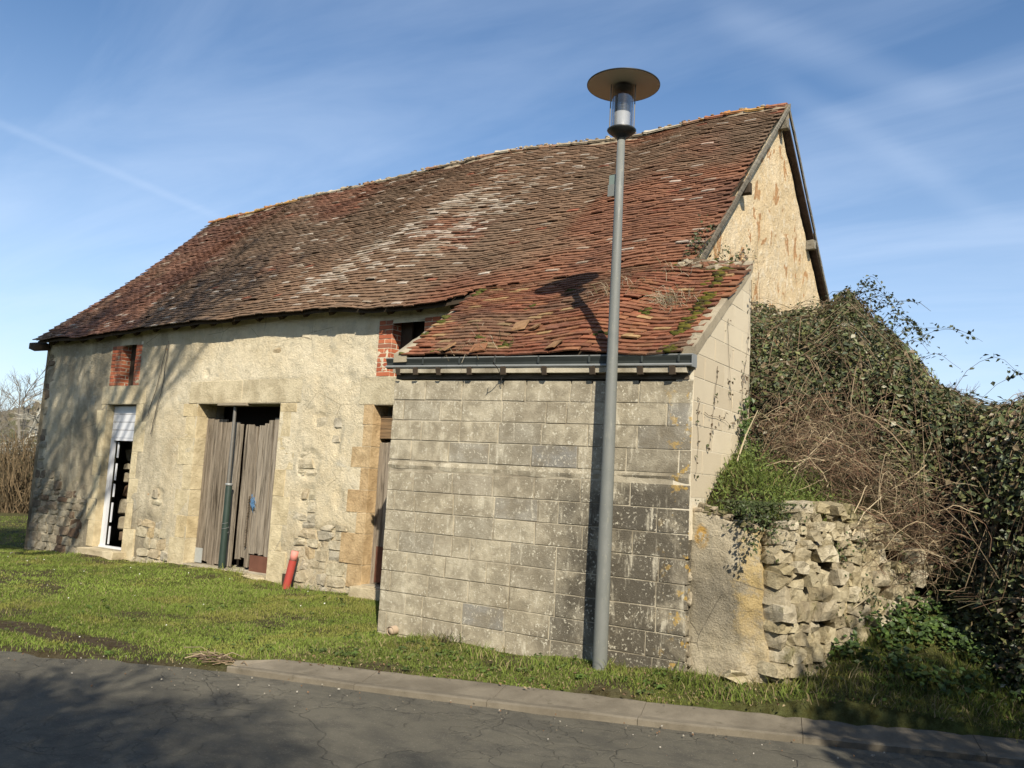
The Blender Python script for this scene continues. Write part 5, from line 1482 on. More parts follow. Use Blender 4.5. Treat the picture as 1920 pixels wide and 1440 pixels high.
for (x0, x1, y0, y1, dens) in ((-9.5, -5.9, 2.6, 8.3, 5200), (-17, -9.5, -1, 8.3, 2400), (-6.0, 1.5, 4.9, 8.6, 4200), (-24, -16, 0, 14, 420)):
    x, y, z = scatter(x0, x1, y0, y1, dens, lambda a, b: lawn_ok(a, b) | ((a < -16.0) & (b > edge_y(a)) & (a > -24)))
    n = len(x)
    clump = fbm(x * 3.5, y * 3.5, 3)
    h = rng.uniform(0.016, 0.042, n) * (0.6 + 0.9 * clump)
    tuft = sstep(0.58, 0.72, fbm(x * 1.9 + 40, y * 1.9, 3)) * ((x > -6.0) | (y > 7.9))
    h = h * (1 + 2.0 * tuft * rng.random(n))
    w = np.where(x < -9.5, 0.0045, 0.0032) * rng.uniform(0.8, 1.3, n)
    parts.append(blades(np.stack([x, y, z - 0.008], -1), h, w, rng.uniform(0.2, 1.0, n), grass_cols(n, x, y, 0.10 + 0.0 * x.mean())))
# longer tufts along the wall foot and right verge
def tuft_at(cx_, cy_, r_, n, hmin, hmax, col=None):
    x = cx_ + rng.normal(0, r_, n); y = cy_ + rng.normal(0, r_ * 0.8, n)
    y = np.minimum(y, np.where((x > -5.98) & (x < -2.66), YB - 0.02, y))
    z = ground_z(x, y)
    c = grass_cols(n, x, y, 0.12) if col is None else np.array(col)[None] * rng.uniform(0.7, 1.2, n)[:, None]
    parts.append(blades(np.stack([x, y, z - 0.005], -1), rng.uniform(hmin, hmax, n), np.full(n, 0.004), rng.uniform(0.3, 1.1, n), c))
for (cx_, cy_, r_, n) in ((-5.05, 6.6, 0.10, 110), (-4.4, 6.45, 0.12, 120), (-3.15, 6.55, 0.07, 70), (-2.95, 6.3, 0.1, 90), (-2.45, 6.55, 0.12, 160), (-2.1, 6.45, 0.10, 140), (-1.7, 6.7, 0.15, 190), (-1.3, 7.0, 0.2, 260), (-0.8, 7.3, 0.25, 380), (-0.3, 7.4, 0.25, 380), (-1.4, 7.5, 0.2, 200), (-3.9, 6.1, 0.12, 90), (-5.3, 6.1, 0.08, 60), (0.2, 7.6, 0.2, 200), (-12.0, 8.15, 0.1, 40), (-8.6, 8.15, 0.2, 120), (-10.0, 8.1, 0.2, 80)):
    tuft_at(cx_, cy_, r_, n, 0.05, 0.15)
g_o = stuff_mesh('grass', parts, GRASS); g_o['kind'] = 'stuff'; tag(g_o, 'short green lawn grass in front of the barn', 'grass')
# dead dark plant at the block wall foot, daisies, gravel crumbs
tn = []
for i in range(80):
    b = np.array([-5.02 + random.gauss(0, 0.07), 6.66 + random.gauss(0, .03), -1.60]); tp = b + np.array([random.gauss(0, .10), random.gauss(-0.02, .05), random.uniform(.05, .18)])
    tn.append([b, (b + tp) / 2 + np.array([0, 0, .02]), tp])
V, f, t = strands(np.array(tn), np.full(80, 0.002), np.tile([(0.06, 0.05, 0.035)], (80, 1)))
o = put('dead_weed', make_mesh('dead_weed', V, f, t), TWIG); tag(o, 'dark dead weed clump at the foot of the block wall', 'weed')
x, y, z = scatter(-16, -7, 3.5, 8, 1.3, lambda a, b: (b > edge_y(a) + 0.5) & (b < 8.1))
n = len(x)
V, f, t = leaves(np.stack([x, y, z + 0.055], -1), np.tile([(0.3, -0.4, 1.0)], (n, 1)) + rng.normal(0, .2, (n, 3)), rng.uniform(0.012, 0.022, n), np.tile([(0.75, 0.75, 0.70)], (n, 1)), 0.1, 1.0)
o = put('daisies', make_mesh('daisies', V, f, t), LEAF); o['kind'] = 'stuff'; tag(o, 'scattered small white daisies in the lawn', 'daisies')
mb = MB()
for i in range(170):
    x = random.uniform(-9, -1.0); d = abs(random.gauss(0, 0.35)); y = float(edge_y(x)) - d - 0.02
    if x < -5.7 and random.random() < 0.5: y += 0.25
    Vb, f4, f3 = bevel_box(0.4, 0.08, i)
    s = random.uniform(0.0018, 0.0055)
    mb.add(Vb * s * 2 + np.array([x, y, -1.612 if y < edge_y(x) else float(ground_z(np.array(x), np.array(y))) + 0.005]), f4, f3, random.choice([(0.35, 0.32, 0.26), (0.22, 0.19, 0.14), (0.45, 0.42, 0.36), (0.20, 0.12, 0.07)]))
o = mb.build('gravel', TWIG, stuff=True); tag(o, 'loose gravel crumbs along the road edge', 'gravel')
Ls = []
x, y, z = scatter(-6.0, 0.8, 4.9, 7.6, 26, lambda a, b: (b > kerb_back_y(a)) & lawn_ok(a, b))
x2, y2, z2 = scatter(-9, -6, 3.8, 8.0, 6, lambda a, b: lawn_ok(a, b))
x = np.concatenate([x, x2]); y = np.concatenate([y, y2]); z = np.concatenate([z, z2])
for px_, py_, pz_ in zip(x, y, z):
    k_ = random.randint(5, 10); a_ = rng.uniform(0, 2 * np.pi, k_); r_ = random.uniform(0.012, 0.045)
    P = np.array([px_, py_, pz_ + 0.02]) + np.stack([np.cos(a_) * r_, np.sin(a_) * r_, rng.uniform(0, .02, k_)], -1)
    Ls.append(leaves(P, np.stack([np.cos(a_) * .4, np.sin(a_) * .4, 0 * a_ + 1], -1) + rng.normal(0, .2, (k_, 3)), rng.uniform(.6, 1.3, k_) * (0.018 + r_ * .7), np.array([random.choice([(0.10, 0.16, 0.035), (0.13, 0.18, 0.05), (0.08, 0.115, 0.035)])] * k_), .2, .6))
o = stuff_mesh('lawn_weeds', Ls, GRASS); o['kind'] = 'stuff'; tag(o, 'small broad leaved weeds in the verge grass', 'weeds')
# fallen leaf litter and twigs under the right verge
n = 700
x = rng.uniform(-5.5, 0.2, n); y = kerb_back_y(x) + rng.uniform(-0.15, 0.8, n) * 1.0
k = (y < 6.7) | (x > -1.9); x, y = x[k], y[k]; n = len(x)
V, f, t = leaves(np.stack([x, y, np.maximum(ground_z(x, y), -1.59) + 0.012], -1), np.tile([(0, 0, 1.0)], (n, 1)) + rng.normal(0, .5, (n, 3)), rng.uniform(0.015, 0.04, n), np.array([(0.20, 0.13, 0.07), (0.28, 0.22, 0.13), (0.12, 0.08, 0.05)])[rng.integers(0, 3, n)], 0.3)
o = put('leaf_litter', make_mesh('leaf_litter', V, f, t), TWIG); o['kind'] = 'stuff'; tag(o, 'brown leaf litter on the grass verge by the kerb', 'leaf litter')

# ------------------------------------------------------------------ small things
PROP = thing('door_prop', 'steel prop with a dark green lower tube holding up the barn door lintel', 'prop', (-10.47, 8.33, -1.53))
q = MB(); q.lathe([(0.050, -1.55), (0.048, -0.30), (0.042, -0.28)], (-10.47, 8.33, 0), 18); q.build('lower_tube', GREENP, PROP, True)
q = MB(); q.lathe([(0.045, -0.285), (0.056, -0.28), (0.056, -0.25), (0.03, -0.245)], (-10.47, 8.33, 0), 18); q.build('collar', RIM, PROP, True)
q = MB(); q.lathe([(0.025, -0.26), (0.025, 0.915)], (-10.49, 8.33, 0), 14); q.build('upper_tube', STEEL, PROP, True)
q = MB(); q.box((-10.80, 8.24, 0.917), (-10.16, 8.36, 0.948)); q.build('head_plate', m_wood('pale_plate', (0.25, 0.21, 0.15), (0.5, 0.44, 0.33), 0), PROP)
RP = thing('red_pipe', 'faded red plastic pipe stub leaning at the foot of the plaster wall', 'pipe', (-8.85, 8.12, -1.6))
a, b = np.array([-8.83, 8.10, -1.66]), np.array([-8.75, 8.15, -1.09])
q = MB(); q.tube([a, a + (b - a) * 0.78], 0.052, 18, cap=False); q.build('pipe_body', RED, RP, True)
q = MB(); q.tube([a + (b - a) * 0.775, b], 0.050, 18); q.build('pipe_end', PINK, RP, True)
q = MB(); q.box((-9.02, 8.20, -1.62), (-8.91, 8.23, -1.42)); o = q.build('wood_offcut', DARKWOOD); tag(o, 'dark wooden offcut leaning on the wall behind the red pipe', 'wood')
# clay drain
o = MB(); o.tube([(-5.70, 6.74, -1.55), (-5.70, 6.66, -1.555)], 0.045, 16, cap=False); o.tube([(-5.70, 6.665, -1.555), (-5.70, 6.74, -1.55)], 0.034, 16); o = o.build('drain_pipe', CLAY, None, True); tag(o, 'clay drain pipe end at the foot of the block wall', 'drain pipe')
# wires on the facade
def cable(pts, name, label, r_=0.006):
    pts = np.array(pts, float); t = np.linspace(0, 1, len(pts)); tt = np.linspace(0, 1, 14)
    P = np.stack([np.interp(tt, t, pts[:, i]) for i in range(3)], -1) + rng.normal(0, 0.006, (14, 3)) * np.array([1, 0.2, 0.3])
    q = MB(); q.tube(P, r_, 5); o = q.build(name, CABLE); return tag(o, label, 'cable', 'cables hanging on the barn wall')
cable([(-12.18, 8.235, 1.98), (-12.22, 8.24, 1.3), (-12.32, 8.24, 0.85), (-12.42, 8.24, 0.45)], 'hanging_cable', 'longer thin cable hanging from the eave over the plaster')
cable([(-12.22, 8.235, 1.92), (-12.34, 8.24, 1.35), (-12.55, 8.24, 0.75)], 'hanging_cable', 'shorter thin cable hanging left of the other on the plaster')
cable([(-4.48, 6.49, 1.19), (-4.50, 6.48, 1.12), (-4.55, 6.70, 1.02), (-4.56, 6.73, 0.93)], 'loose_wire', 'pale loose wire hanging over the gutter', 0.004)
# blue twine on the door
tw = np.cumsum(rng.normal(0, 0.013, (14, 30, 3)), axis=1) * np.array([0.8, 0.12, 1.1])
tw = tw - tw.mean(axis=1, keepdims=True) + np.array([-10.04, 8.44, -0.52])
V, f, t = strands(tw, np.full(14, 0.004), np.tile([(1, 1, 1)], (14, 1)), 4)
o = put('blue_twine', make_mesh('blue_twine', V, f), BLUE); tag(o, 'knot of blue baler twine hanging on the plank door', 'twine')
# white wire on the prop
q = MB(); th = np.linspace(0, 4 * math.pi, 26); q.tube(np.stack([-10.47 + 0.056 * np.cos(th), 8.33 + 0.056 * np.sin(th), -0.98 + 0.012 * th], -1), 0.003, 4); o = q.build('wire_wrap', RIM); tag(o, 'thin pale wire wound round the green prop', 'wire')
# twig pile at the kerb end
tn = []
for i in range(30):
    c = np.array([-5.88 + random.gauss(0, .12), 4.72 + random.gauss(0, .07), -1.60 + abs(random.gauss(0, .025))]); a = random.gauss(0.25, 0.5); L = random.uniform(.08, .36)
    e = np.array([math.cos(a), math.sin(a), random.gauss(0, .08)]) * L / 2
    tn.append([c - e, c + np.array([0, 0, random.uniform(0, .05)]), c + e])
V, f, t = strands(np.array(tn), rng.uniform(0.002, 0.007, 30), np.array([(0.22, 0.16, 0.10), (0.12, 0.085, 0.06), (0.33, 0.26, 0.17)])[rng.integers(0, 3, 30)], 4)
o = put('twig_pile', make_mesh('twig_pile', V, f, t), TWIG); tag(o, 'small heap of dry twigs at the end of the kerb', 'twigs')
# broken tiles lying on the lean-to roof
for i, (x, v, s, lab) in enumerate(((-4.62, 0.30, 0.17, 'pale buff broken tile lying askew on the lean-to roof'), (-4.42, 0.27, 0.09, 'small broken tile shard beside the buff slipped tile'), (-4.85, 0.035, 0.15, 'orange slipped tile resting just above the gutter, middle one'), (-5.25, 0.03, 0.14, 'orange slipped tile lying at the left end of the gutter'), (-3.98, 0.035, 0.13, 'pale slipped tile resting on the gutter edge left of the lamp'))):
    p = roof_lean(np.array(x), np.array(v)) + np.array([0, -0.02, 0.075])
    me = bb_mesh('broken_tile', TILE, b=0.05, jit=0.07, seed=900 + i)
    c4 = me.color_attributes.new('tint', 'FLOAT_COLOR', 'POINT'); c4.data.foreach_set('color', np.tile([0.27, 0.16, 0.085, 1] if i != 2 else [0.24, 0.115, 0.06, 1], len(me.vertices)).astype(np.float32))
    o = put('broken_tile', me, None, None, p, (R(36), R(random.uniform(-8, 8)), random.uniform(-0.7, 0.7)), (s, s * 1.1, 0.016)); tag(o, lab, 'roof tile', 'broken tiles on the lean-to roof')

# ------------------------------------------------------------------ brambles
FRONT = np.array([(-3.5, 8.35), (-2.5, 8.45), (-1.9, 8.6), (-1.15, 8.75), (-0.75, 8.25), (-0.25, 7.62), (0.5, 7.2), (2, 7.6), (4.5, 8.5)])
def front_y(x): return np.interp(x, FRONT[:, 0], FRONT[:, 1])
TX = np.array([-3.5, -2.97, -2.56, -2.24, -1.92, -1.56, -1.22, -0.73, 0.0, 1.0, 4.5])
TZ = np.array([2.55, 2.32, 2.28, 2.52, 2.12, 1.72, 1.22, 1.00, 1.06, 1.18, 1.3])
def thicket(x, y):
    """top of the bramble mass: bulges up from its front edge, ridge about 3 m further back"""
    d = y - front_y(x)
    top = np.interp(x * 11.0 / np.maximum(y, 6.0), TX, TZ) * (y / 11.0)
    base = np.where(in_bank(x, y) > 0, 0.25, -1.45)
    g = np.clip(d / np.where(x < -1.5, 2.2, 1.15), 0, 1)
    g = np.sqrt(np.clip(1 - (1 - g) ** 2, 0, 1))
    g = g * (1 - 0.6 * sstep(13.0, 15.5, y))
    z = base + (top - base) * g
    return z + 0.34 * (fbm(x * 1.6, y * 1.6, 4) - 0.5) * g
BR = thing('bramble_thicket', 'large dark green bramble thicket over the bank beside the gable', 'bramble', (-0.5, 9.5, -1.2))
# inner twiggy body
bx = np.linspace(-3.3, 4.4, 60); bt = np.linspace(0.10, 6.5, 40)
CX, CT = np.meshgrid(bx, bt, indexing='ij')
CY = front_y(CX) + 0.28 + CT
CZ = thicket(CX, CY) - 0.42
CZ[:, 0] = np.minimum(CZ[:, 0], -1.6)
n, m = CX.shape
I = (np.arange(n - 1)[:, None] * m + np.arange(m - 1)[None, :])
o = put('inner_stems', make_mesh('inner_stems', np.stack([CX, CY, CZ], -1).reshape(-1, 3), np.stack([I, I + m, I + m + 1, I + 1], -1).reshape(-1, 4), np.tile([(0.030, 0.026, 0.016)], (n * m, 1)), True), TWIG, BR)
def thicket_pts(n, x0, x1, dmax, depth):
    x = rng.uniform(x0, x1, n); u = rng.random(n)
    d = dmax * u ** 1.7
    y = front_y(x) + d
    e = 0.06
    zx = (thicket(x + e, y) - thicket(x - e, y)) / (2 * e); zy = (thicket(x, y + e) - thicket(x, y - e)) / (2 * e)
    N = np.stack([-zx, -zy, np.ones(n)], -1); N /= np.linalg.norm(N, axis=1)[:, None]
    z = thicket(x, y)
    P = np.stack([x, y, z], -1) - N * (rng.exponential(depth, n) - 0.05)[:, None]
    # steep front: spread points down the face
    face = d < 0.25
    P[:, 2] = np.where(face, P[:, 2] - rng.random(n) * 0.5, P[:, 2])
    return P, N
Ls = []
for (nn_, x0, x1, dm) in ((52000, -3.35, 0.6, 6.0), (15000, 0.6, 4.3, 5.0), (24000, -1.5, 0.5, 1.6)):
    P, N = thicket_pts(nn_, x0, x1, dm, 0.13)
    k = P[:, 2] > -1.5
    k &= ~((P[:, 0] < -2.55) & (P[:, 1] < 8.30)) & ~(P[:, 0] < -3.36)
    P, N = P[k], N[k]; n = len(P)
    P = P + rng.normal(0, 0.03, P.shape)
    Nn = N * 0.5 + np.array([0.1, -0.2, 0.5]) + rng.normal(0, 0.55, (n, 3))
    col = np.array([(0.082, 0.104, 0.042), (0.105, 0.124, 0.046), (0.068, 0.086, 0.046), (0.135, 0.140, 0.050), (0.140, 0.108, 0.062)])[rng.integers(0, 5, n)] * rng.uniform(0.7, 1.4, n)[:, None] * (0.55 + 0.9 * fbm(P[:, 0] * 2.4, P[:, 2] * 2.4 + P[:, 1], 3))[:, None]
    br = rng.random(n) < 0.30 * sstep(0.5, 0.68, fbm(P[:, 0] * 1.5 + 6, P[:, 2] * 1.8 + P[:, 1] * .7, 3)); col = np.where(br[:, None], np.array([0.17, 0.12, 0.07]), col)
    hi = rng.random(n) < 0.016
    col = np.where(hi[:, None], np.array([0.42, 0.40, 0.30]), col)
    Ls.append(leaves(P, Nn, 0.022 + 0.062 * rng.random(n) ** 1.5, col, 0.28, 0.68))
# sprays: arching canes that stand out of the mass, with leaves along them
cur = []; rad = []; SP = []
def spray(x, y, L, head, rise, nl=16, ls=0.055):
    z = float(thicket(np.array(x), np.array(y))) - 0.25
    t = np.linspace(0, 1, 9)
    dx, dy = math.cos(head), math.sin(head)
    P = np.stack([x + dx * L * t, y + dy * L * t, z + rise * np.sin(t * 2.3) / 0.95 * 1.0 - 0.15 * t ** 3], -1) + np.cumsum(rng.normal(0, 0.012, (9, 3)), 0)
    cur.append(P); rad.append(random.uniform(0.003, 0.0055))
    tt = rng.uniform(0.25, 1.0, nl)
    Q = np.stack([np.interp(tt, t, P[:, i]) for i in range(3)], -1) + rng.normal(0, 0.028, (nl, 3))
    col = np.array([(0.045, 0.058, 0.022), (0.06, 0.07, 0.026), (0.036, 0.045, 0.024)])[rng.integers(0, 3, nl)] * rng.uniform(0.8, 1.3, nl)[:, None]
    SP.append(leaves(Q, rng.normal(0, 0.6, (nl, 3)) + np.array([0, -0.2, 0.7]), rng.uniform(ls * 0.7, ls * 1.25, nl), col, 0.25, 0.66))
for i in range(150):
    x = random.uniform(-3.2, 3.5); d = random.uniform(0.2, 4.0)
    spray(x, float(front_y(x)) + d, random.uniform(0.4, 1.1), random.uniform(-2.6, 0.0), random.uniform(0.14, 0.30))
for (x, y) in ((-2.4, 11.2), (-2.2, 11.0), (-2.25, 10.6), (-2.05, 11.1), (-1.9, 10.8), (-1.75, 10.6), (-2.6, 11.3)):
    for k in range(3): spray(x + random.gauss(0, .06), y, random.uniform(0.30, 0.55), random.uniform(-1.2, 0.2), random.uniform(0.28, 0.50), 26, 0.05)
spray(-1.15, 10.4, 0.9, 0.3, 0.75, 22, 0.06); spray(0.45, 10.0, 1.15, 2.9, 0.62, 22, 0.065); spray(0.3, 9.8, 0.8, 2.6, 0.45, 20, 0.06)
o = stuff_mesh('leaves', Ls + SP, LEAF, parent=BR); o['kind'] = 'stuff'
# canes across the surface
n = 900
x = rng.uniform(-3.2, 3.0, n); y = front_y(x) + 3.5 * rng.random(n) ** 1.5
a = rng.uniform(0, 2 * np.pi, n); L = rng.uniform(0.4, 1.2, n)
t = np.linspace(-0.5, 0.5, 7)
C = np.stack([x[:, None] + np.cos(a)[:, None] * L[:, None] * t, y[:, None] + np.sin(a)[:, None] * L[:, None] * t, 0 * x[:, None] + 0 * t], -1)
C[:, :, 2] = thicket(C[:, :, 0], np.maximum(C[:, :, 1], front_y(C[:, :, 0]) + 0.05)) + 0.02 + 0.10 * np.cos(t * np.pi)[None] + rng.normal(0, 0.03, (n, 1))
k = (C[:, :, 0].min(1) > -3.3) & ~((C[:, :, 0].min(1) < -2.5) & (C[:, :, 1].min(1) < 8.3)); C = C[k]; n = len(C)
cols = np.array([(0.13, 0.085, 0.055), (0.20, 0.14, 0.09), (0.10, 0.09, 0.05), (0.26, 0.20, 0.13)])[rng.integers(0, 4, n)]
A1 = strands(C, rng.uniform(0.0022, 0.005, n), cols)
cur = np.array(cur); A2 = strands(cur, np.array(rad), np.tile([(0.10, 0.075, 0.045)], (len(cur), 1)))
o = stuff_mesh('canes', [A1, A2], TWIG, parent=BR); o['kind'] = 'stuff'

# dry reddish tangle in front of it, spilling over the wall top
n = 3000
x = rng.uniform(-2.6, -0.55, n); y = np.interp(x, [-2.6, -1.6, -0.55], [8.2, 8.15, 8.55]) + rng.normal(0.25, 0.38, n)
y = np.maximum(y, np.interp(x, [-2.6, -1.6, -0.55], [7.75, 7.9, 8.2]))
zb = np.where(in_bank(x, y) > 0, bank_z(x, y), -0.45)
dens = np.interp(x, [-2.6, -2.2, -1.4, -0.55], [0.45, 0.9, 1.0, 0.35])
hgt = rng.normal(0.18, 0.20, n) + 0.28 * (fbm(x * 2.1, y * 2.1, 2) - 0.4)
a = rng.uniform(0, 2 * np.pi, n); L = 0.15 + 0.95 * rng.random(n) ** 2
t = np.linspace(0, 1, 8)
bend = rng.normal(0, 0.5, n)
C = np.stack([x[:, None] + np.cos(a[:, None] + bend[:, None] * t) * L[:, None] * (t - 0.4), y[:, None] + np.sin(a[:, None] + bend[:, None] * t) * L[:, None] * (t - 0.4) * 0.6, (zb + hgt)[:, None] + (rng.normal(0.12, 0.22, (n, 1)) * np.sin(t * 2.8) - rng.uniform(0, .5, (n, 1)) * t ** 2) * L[:, None]], -1)
C += np.cumsum(rng.normal(0, 0.013, C.shape), axis=1)
k = ~((C[:, :, 0].min(1) < -2.5) & (C[:, :, 1].min(1) < 8.26)) & (rng.random(n) < dens) & (C[:, :, 0].min(1) > -3.2); C = C[k]; n = len(C)
cols = np.array([(0.20, 0.14, 0.085), (0.29, 0.22, 0.14), (0.14, 0.095, 0.062), (0.42, 0.34, 0.22), (0.10, 0.07, 0.048), (0.17, 0.10, 0.065)])[rng.integers(0, 6, n)]
V, f, t_ = strands(C, 0.0012 + 0.0040 * rng.random(n) ** 3, cols)
o = put('dry_stems', make_mesh('dry_stems', V, f, t_), TWIG); o['kind'] = 'stuff'; tag(o, 'tangle of dry reddish brown stems above the stone wall', 'dry stems')
q = MB()
for (p0, p1) in (((-2.25, 7.9, 0.12), (-1.75, 8.0, 0.62)), ((-2.5, 7.6, 0.3), (-2.35, 7.7, 0.78)), ((-1.55, 7.85, -0.3), (-1.35, 8.1, 0.05)), ((-1.65, 7.7, -1.05), (-1.4, 7.85, -0.8))):
    p0, p1 = np.array(p0), np.array(p1); q.tube([p0, (p0 + p1) / 2 + rng.normal(0, .02, 3), p1], [0.008, 0.006, 0.004], 5, (0.48, 0.40, 0.27))
o = q.build('dead_stalks', TWIG, stuff=True); tag(o, 'a few pale dead stalks standing out of the bank', 'stalks')
# green grass and herbs on the bank
n = 9000
x = rng.uniform(-2.60, -1.4, n); y = rng.uniform(6.95, 8.3, n)
k = (in_bank(x, y) > 0.0) & (rng.random(n) < sstep(8.3, 7.5, y) * (0.25 + 0.95 * sstep(0.38, 0.62, fbm(x * 3.1, y * 3.1, 3)))); x, y = x[k], y[k]; n = len(x)
g = np.array([(0.16, 0.215, 0.045), (0.20, 0.25, 0.06), (0.11, 0.15, 0.04), (0.34, 0.28, 0.14)])[rng.choice(4, n, p=[.35, .3, .25, .1])] * rng.uniform(0.8, 1.2, n)[:, None]
p1 = blades(np.stack([x, y, bank_z(x, y) - 0.01], -1), rng.uniform(0.03, 0.10, n) + 0.16 * rng.random(n) ** 2 * fbm(x * 4, y * 4, 2), np.full(n, 0.0035), rng.uniform(0.4, 1.5, n), g)
n = 1500   # tuft hanging over the wall by the pier
x = rng.normal(-2.12, 0.14, n); y = rng.normal(7.0, 0.10, n); z = -0.06 - np.abs(rng.normal(0, 0.14, n)) * (y < 7.0)
p2 = leaves(np.stack([x, y, z], -1), rng.normal(0, .6, (n, 3)) + np.array([0.2, -0.6, 0.5]), rng.uniform(0.015, 0.04, n), np.array([(0.055, 0.075, 0.028), (0.075, 0.10, 0.035), (0.12, 0.13, 0.07)])[rng.integers(0, 3, n)], 0.2, 0.5)
n = 2600
x = rng.uniform(-2.58, -1.5, n); y = rng.uniform(6.98, 8.2, n); k = in_bank(x, y) > 0.02; x, y = x[k], y[k]; n = len(x)
p3 = leaves(np.stack([x, y, bank_z(x, y) + rng.uniform(0.0, 0.14, n)], -1), rng.normal(0, .5, (n, 3)) + np.array([0.1, -0.3, 0.8]), rng.uniform(0.015, 0.045, n), np.array([(0.14, 0.19, 0.05), (0.17, 0.22, 0.06), (0.09, 0.12, 0.04)])[rng.integers(0, 3, n)], 0.2, 0.5)
o = stuff_mesh('bank_grass', [p1, p2, p3], GRASS); o['kind'] = 'stuff'; tag(o, 'long bright green grass on top of the stone wall', 'grass')
# herbs and ivy on the rubble slope at the wall foot
Ls = []
n = 5200
x = rng.uniform(-1.75, 0.3, n); y = rng.uniform(7.35, 8.7, n)
wxx = np.interp(y, WP[:, 1], WP[:, 0])
dens = sstep(0.05, 0.35, x - wxx) * sstep(0.40, 0.55, fbm(x * 2.2, y * 2.2, 3)) * sstep(0.0, 0.25, y - (6.95 + 0.32 * (x + 1.9)))
k = rng.random(n) < dens; x, y = x[k], y[k]; n = len(x)
Ls.append(leaves(np.stack([x, y, ground_z(x, y) + rng.uniform(0.01, 0.16, n)], -1), rng.normal(0, .45, (n, 3)) + np.array([0.1, -0.4, 0.9]), rng.uniform(0.03, 0.07, n), np.array([(0.06, 0.105, 0.026), (0.085, 0.135, 0.032), (0.045, 0.075, 0.025)])[rng.integers(0, 3, n)] * rng.uniform(.7, 1.25, n)[:, None], 0.2, 0.8))
o = stuff_mesh('ground_ivy', Ls, LEAF); o['kind'] = 'stuff'; tag(o, 'low green nettles and ivy on the rubble slope below the brambles', 'ground cover')
# creepers on the lean-to side wall, verge and by the gable foot
def creeper(name, label, pts, nl, spread, size, cat='creeper', cols=((0.05, 0.062, 0.024), (0.07, 0.08, 0.03), (0.11, 0.075, 0.045))):
    c = []; L_ = []
    for (p, q_) in pts:
        p, q_ = np.array(p, float), np.array(q_, float); t = np.linspace(0, 1, 9)[:, None]
        P = p + (q_ - p) * t + np.cumsum(rng.normal(0, 0.02, (9, 3)), 0) * np.array([0.15, 1, 1]); c.append(P)
        u = rng.random(nl)
        Q = np.stack([np.interp(u, t[:, 0], P[:, i]) for i in range(3)], -1) + rng.normal(0, spread, (nl, 3)) * np.array([0.5, 1, 1])
        L_.append(leaves(Q, rng.normal(0, .5, (nl, 3)) + np.array([0.6, -0.4, 0.4]), rng.uniform(size * .7, size * 1.3, nl), np.array(cols)[rng.integers(0, len(cols), nl)], 0.25, 0.7))
    root = thing(name, label, cat, tuple(pts[0][0]))
    V, f, t = strands(np.array(c), np.full(len(c), 0.0028), np.tile([(0.13, 0.10, 0.07)], (len(c), 1)))
    o = put('stems', make_mesh('stems', V, f, t), TWIG, root); o['kind'] = 'stuff'
    o = stuff_mesh('leaves', L_, LEAF, parent=root); o['kind'] = 'stuff'
creeper('ivy', 'small ivy clump between the lean-to roof and the barn gable', [((-3.3, 8.25, 2.30), (-3.05, 8.5, 2.75)), ((-3.1, 8.25, 2.3), (-2.9, 8.4, 2.6)), ((-3.2, 8.3, 2.3), (-3.3, 8.7, 2.95)), ((-2.9, 8.25, 2.28), (-2.7, 8.3, 2.5)), ((-3.0, 8.35, 2.3), (-2.85, 8.9, 2.7)), ((-3.35, 9.0, 3.0), (-3.36, 9.3, 3.35)), ((-3.30, 8.28, 2.28), (-3.22, 8.3, 2.62))], 42, 0.05, 0.045, 'ivy')
creeper('dead_creeper', 'withered creeper hanging on the cream side wall of the lean-to', [((-2.60, 8.2, 2.15), (-2.60, 8.05, 1.2)), ((-2.60, 8.1, 1.3), (-2.595, 7.9, 0.45)), ((-2.60, 7.6, 1.65), (-2.60, 7.75, 0.9)), ((-2.60, 7.3, 1.15), (-2.60, 7.1, 0.4)), ((-2.60, 8.2, 1.2), (-2.595, 8.0, 0.5)), ((-2.60, 6.9, 0.8), (-2.59, 6.83, 0.1)), ((-2.6, 7.0, 0.7), (-2.60, 7.9, 0.55))], 16, 0.035, 0.035, 'creeper', ((0.12, 0.085, 0.05), (0.09, 0.07, 0.04), (0.07, 0.08, 0.03)))
creeper('small_shrub', 'leafy green sprig against the far edge of the cream side wall', [((-2.58, 8.0, 0.45), (-2.58, 8.05, 0.95)), ((-2.57, 8.1, 0.45), (-2.55, 8.15, 1.05)), ((-2.57, 8.05, 0.5), (-2.56, 7.95, 0.85))], 30, 0.05, 0.055, 'shrub', ((0.06, 0.095, 0.028), (0.085, 0.13, 0.035)))
creeper('wall_ivy', 'ivy and moss tufts growing out of the stone wall face', [((-1.78, 7.55, -0.35), (-1.66, 7.7, -0.5)), ((-1.70, 7.6, -0.45), (-1.55, 7.75, -0.62)), ((-1.60, 7.80, -0.30), (-1.45, 8.0, -0.42)), ((-1.62, 7.6, -0.9), (-1.5, 7.75, -1.15)), ((-1.45, 7.85, -0.75), (-1.3, 8.1, -0.9)), ((-1.25, 8.3, -0.35), (-1.15, 8.45, -0.7)), ((-1.9, 7.15, -0.2), (-1.86, 7.2, -0.42)), ((-2.06, 6.76, -0.14), (-2.02, 6.74, -0.42)), ((-2.14, 6.76, -0.12), (-2.10, 6.75, -0.34)), ((-2.0, 6.8, -0.14), (-1.94, 6.85, -0.5))], 60, 0.05, 0.032, 'ivy', ((0.06, 0.085, 0.028), (0.085, 0.115, 0.036), (0.045, 0.055, 0.024)))
creeper('gable_vine', 'thin bare vine climbing the cream gable', [((-3.25, 10.6, 2.2), (-3.25, 10.45, 3.6)), ((-3.25, 9.4, 2.4), (-3.25, 10.2, 2.9)), ((-3.25, 9.8, 1.9), (-3.25, 9.4, 2.7))], 6, 0.03, 0.03, 'vine')
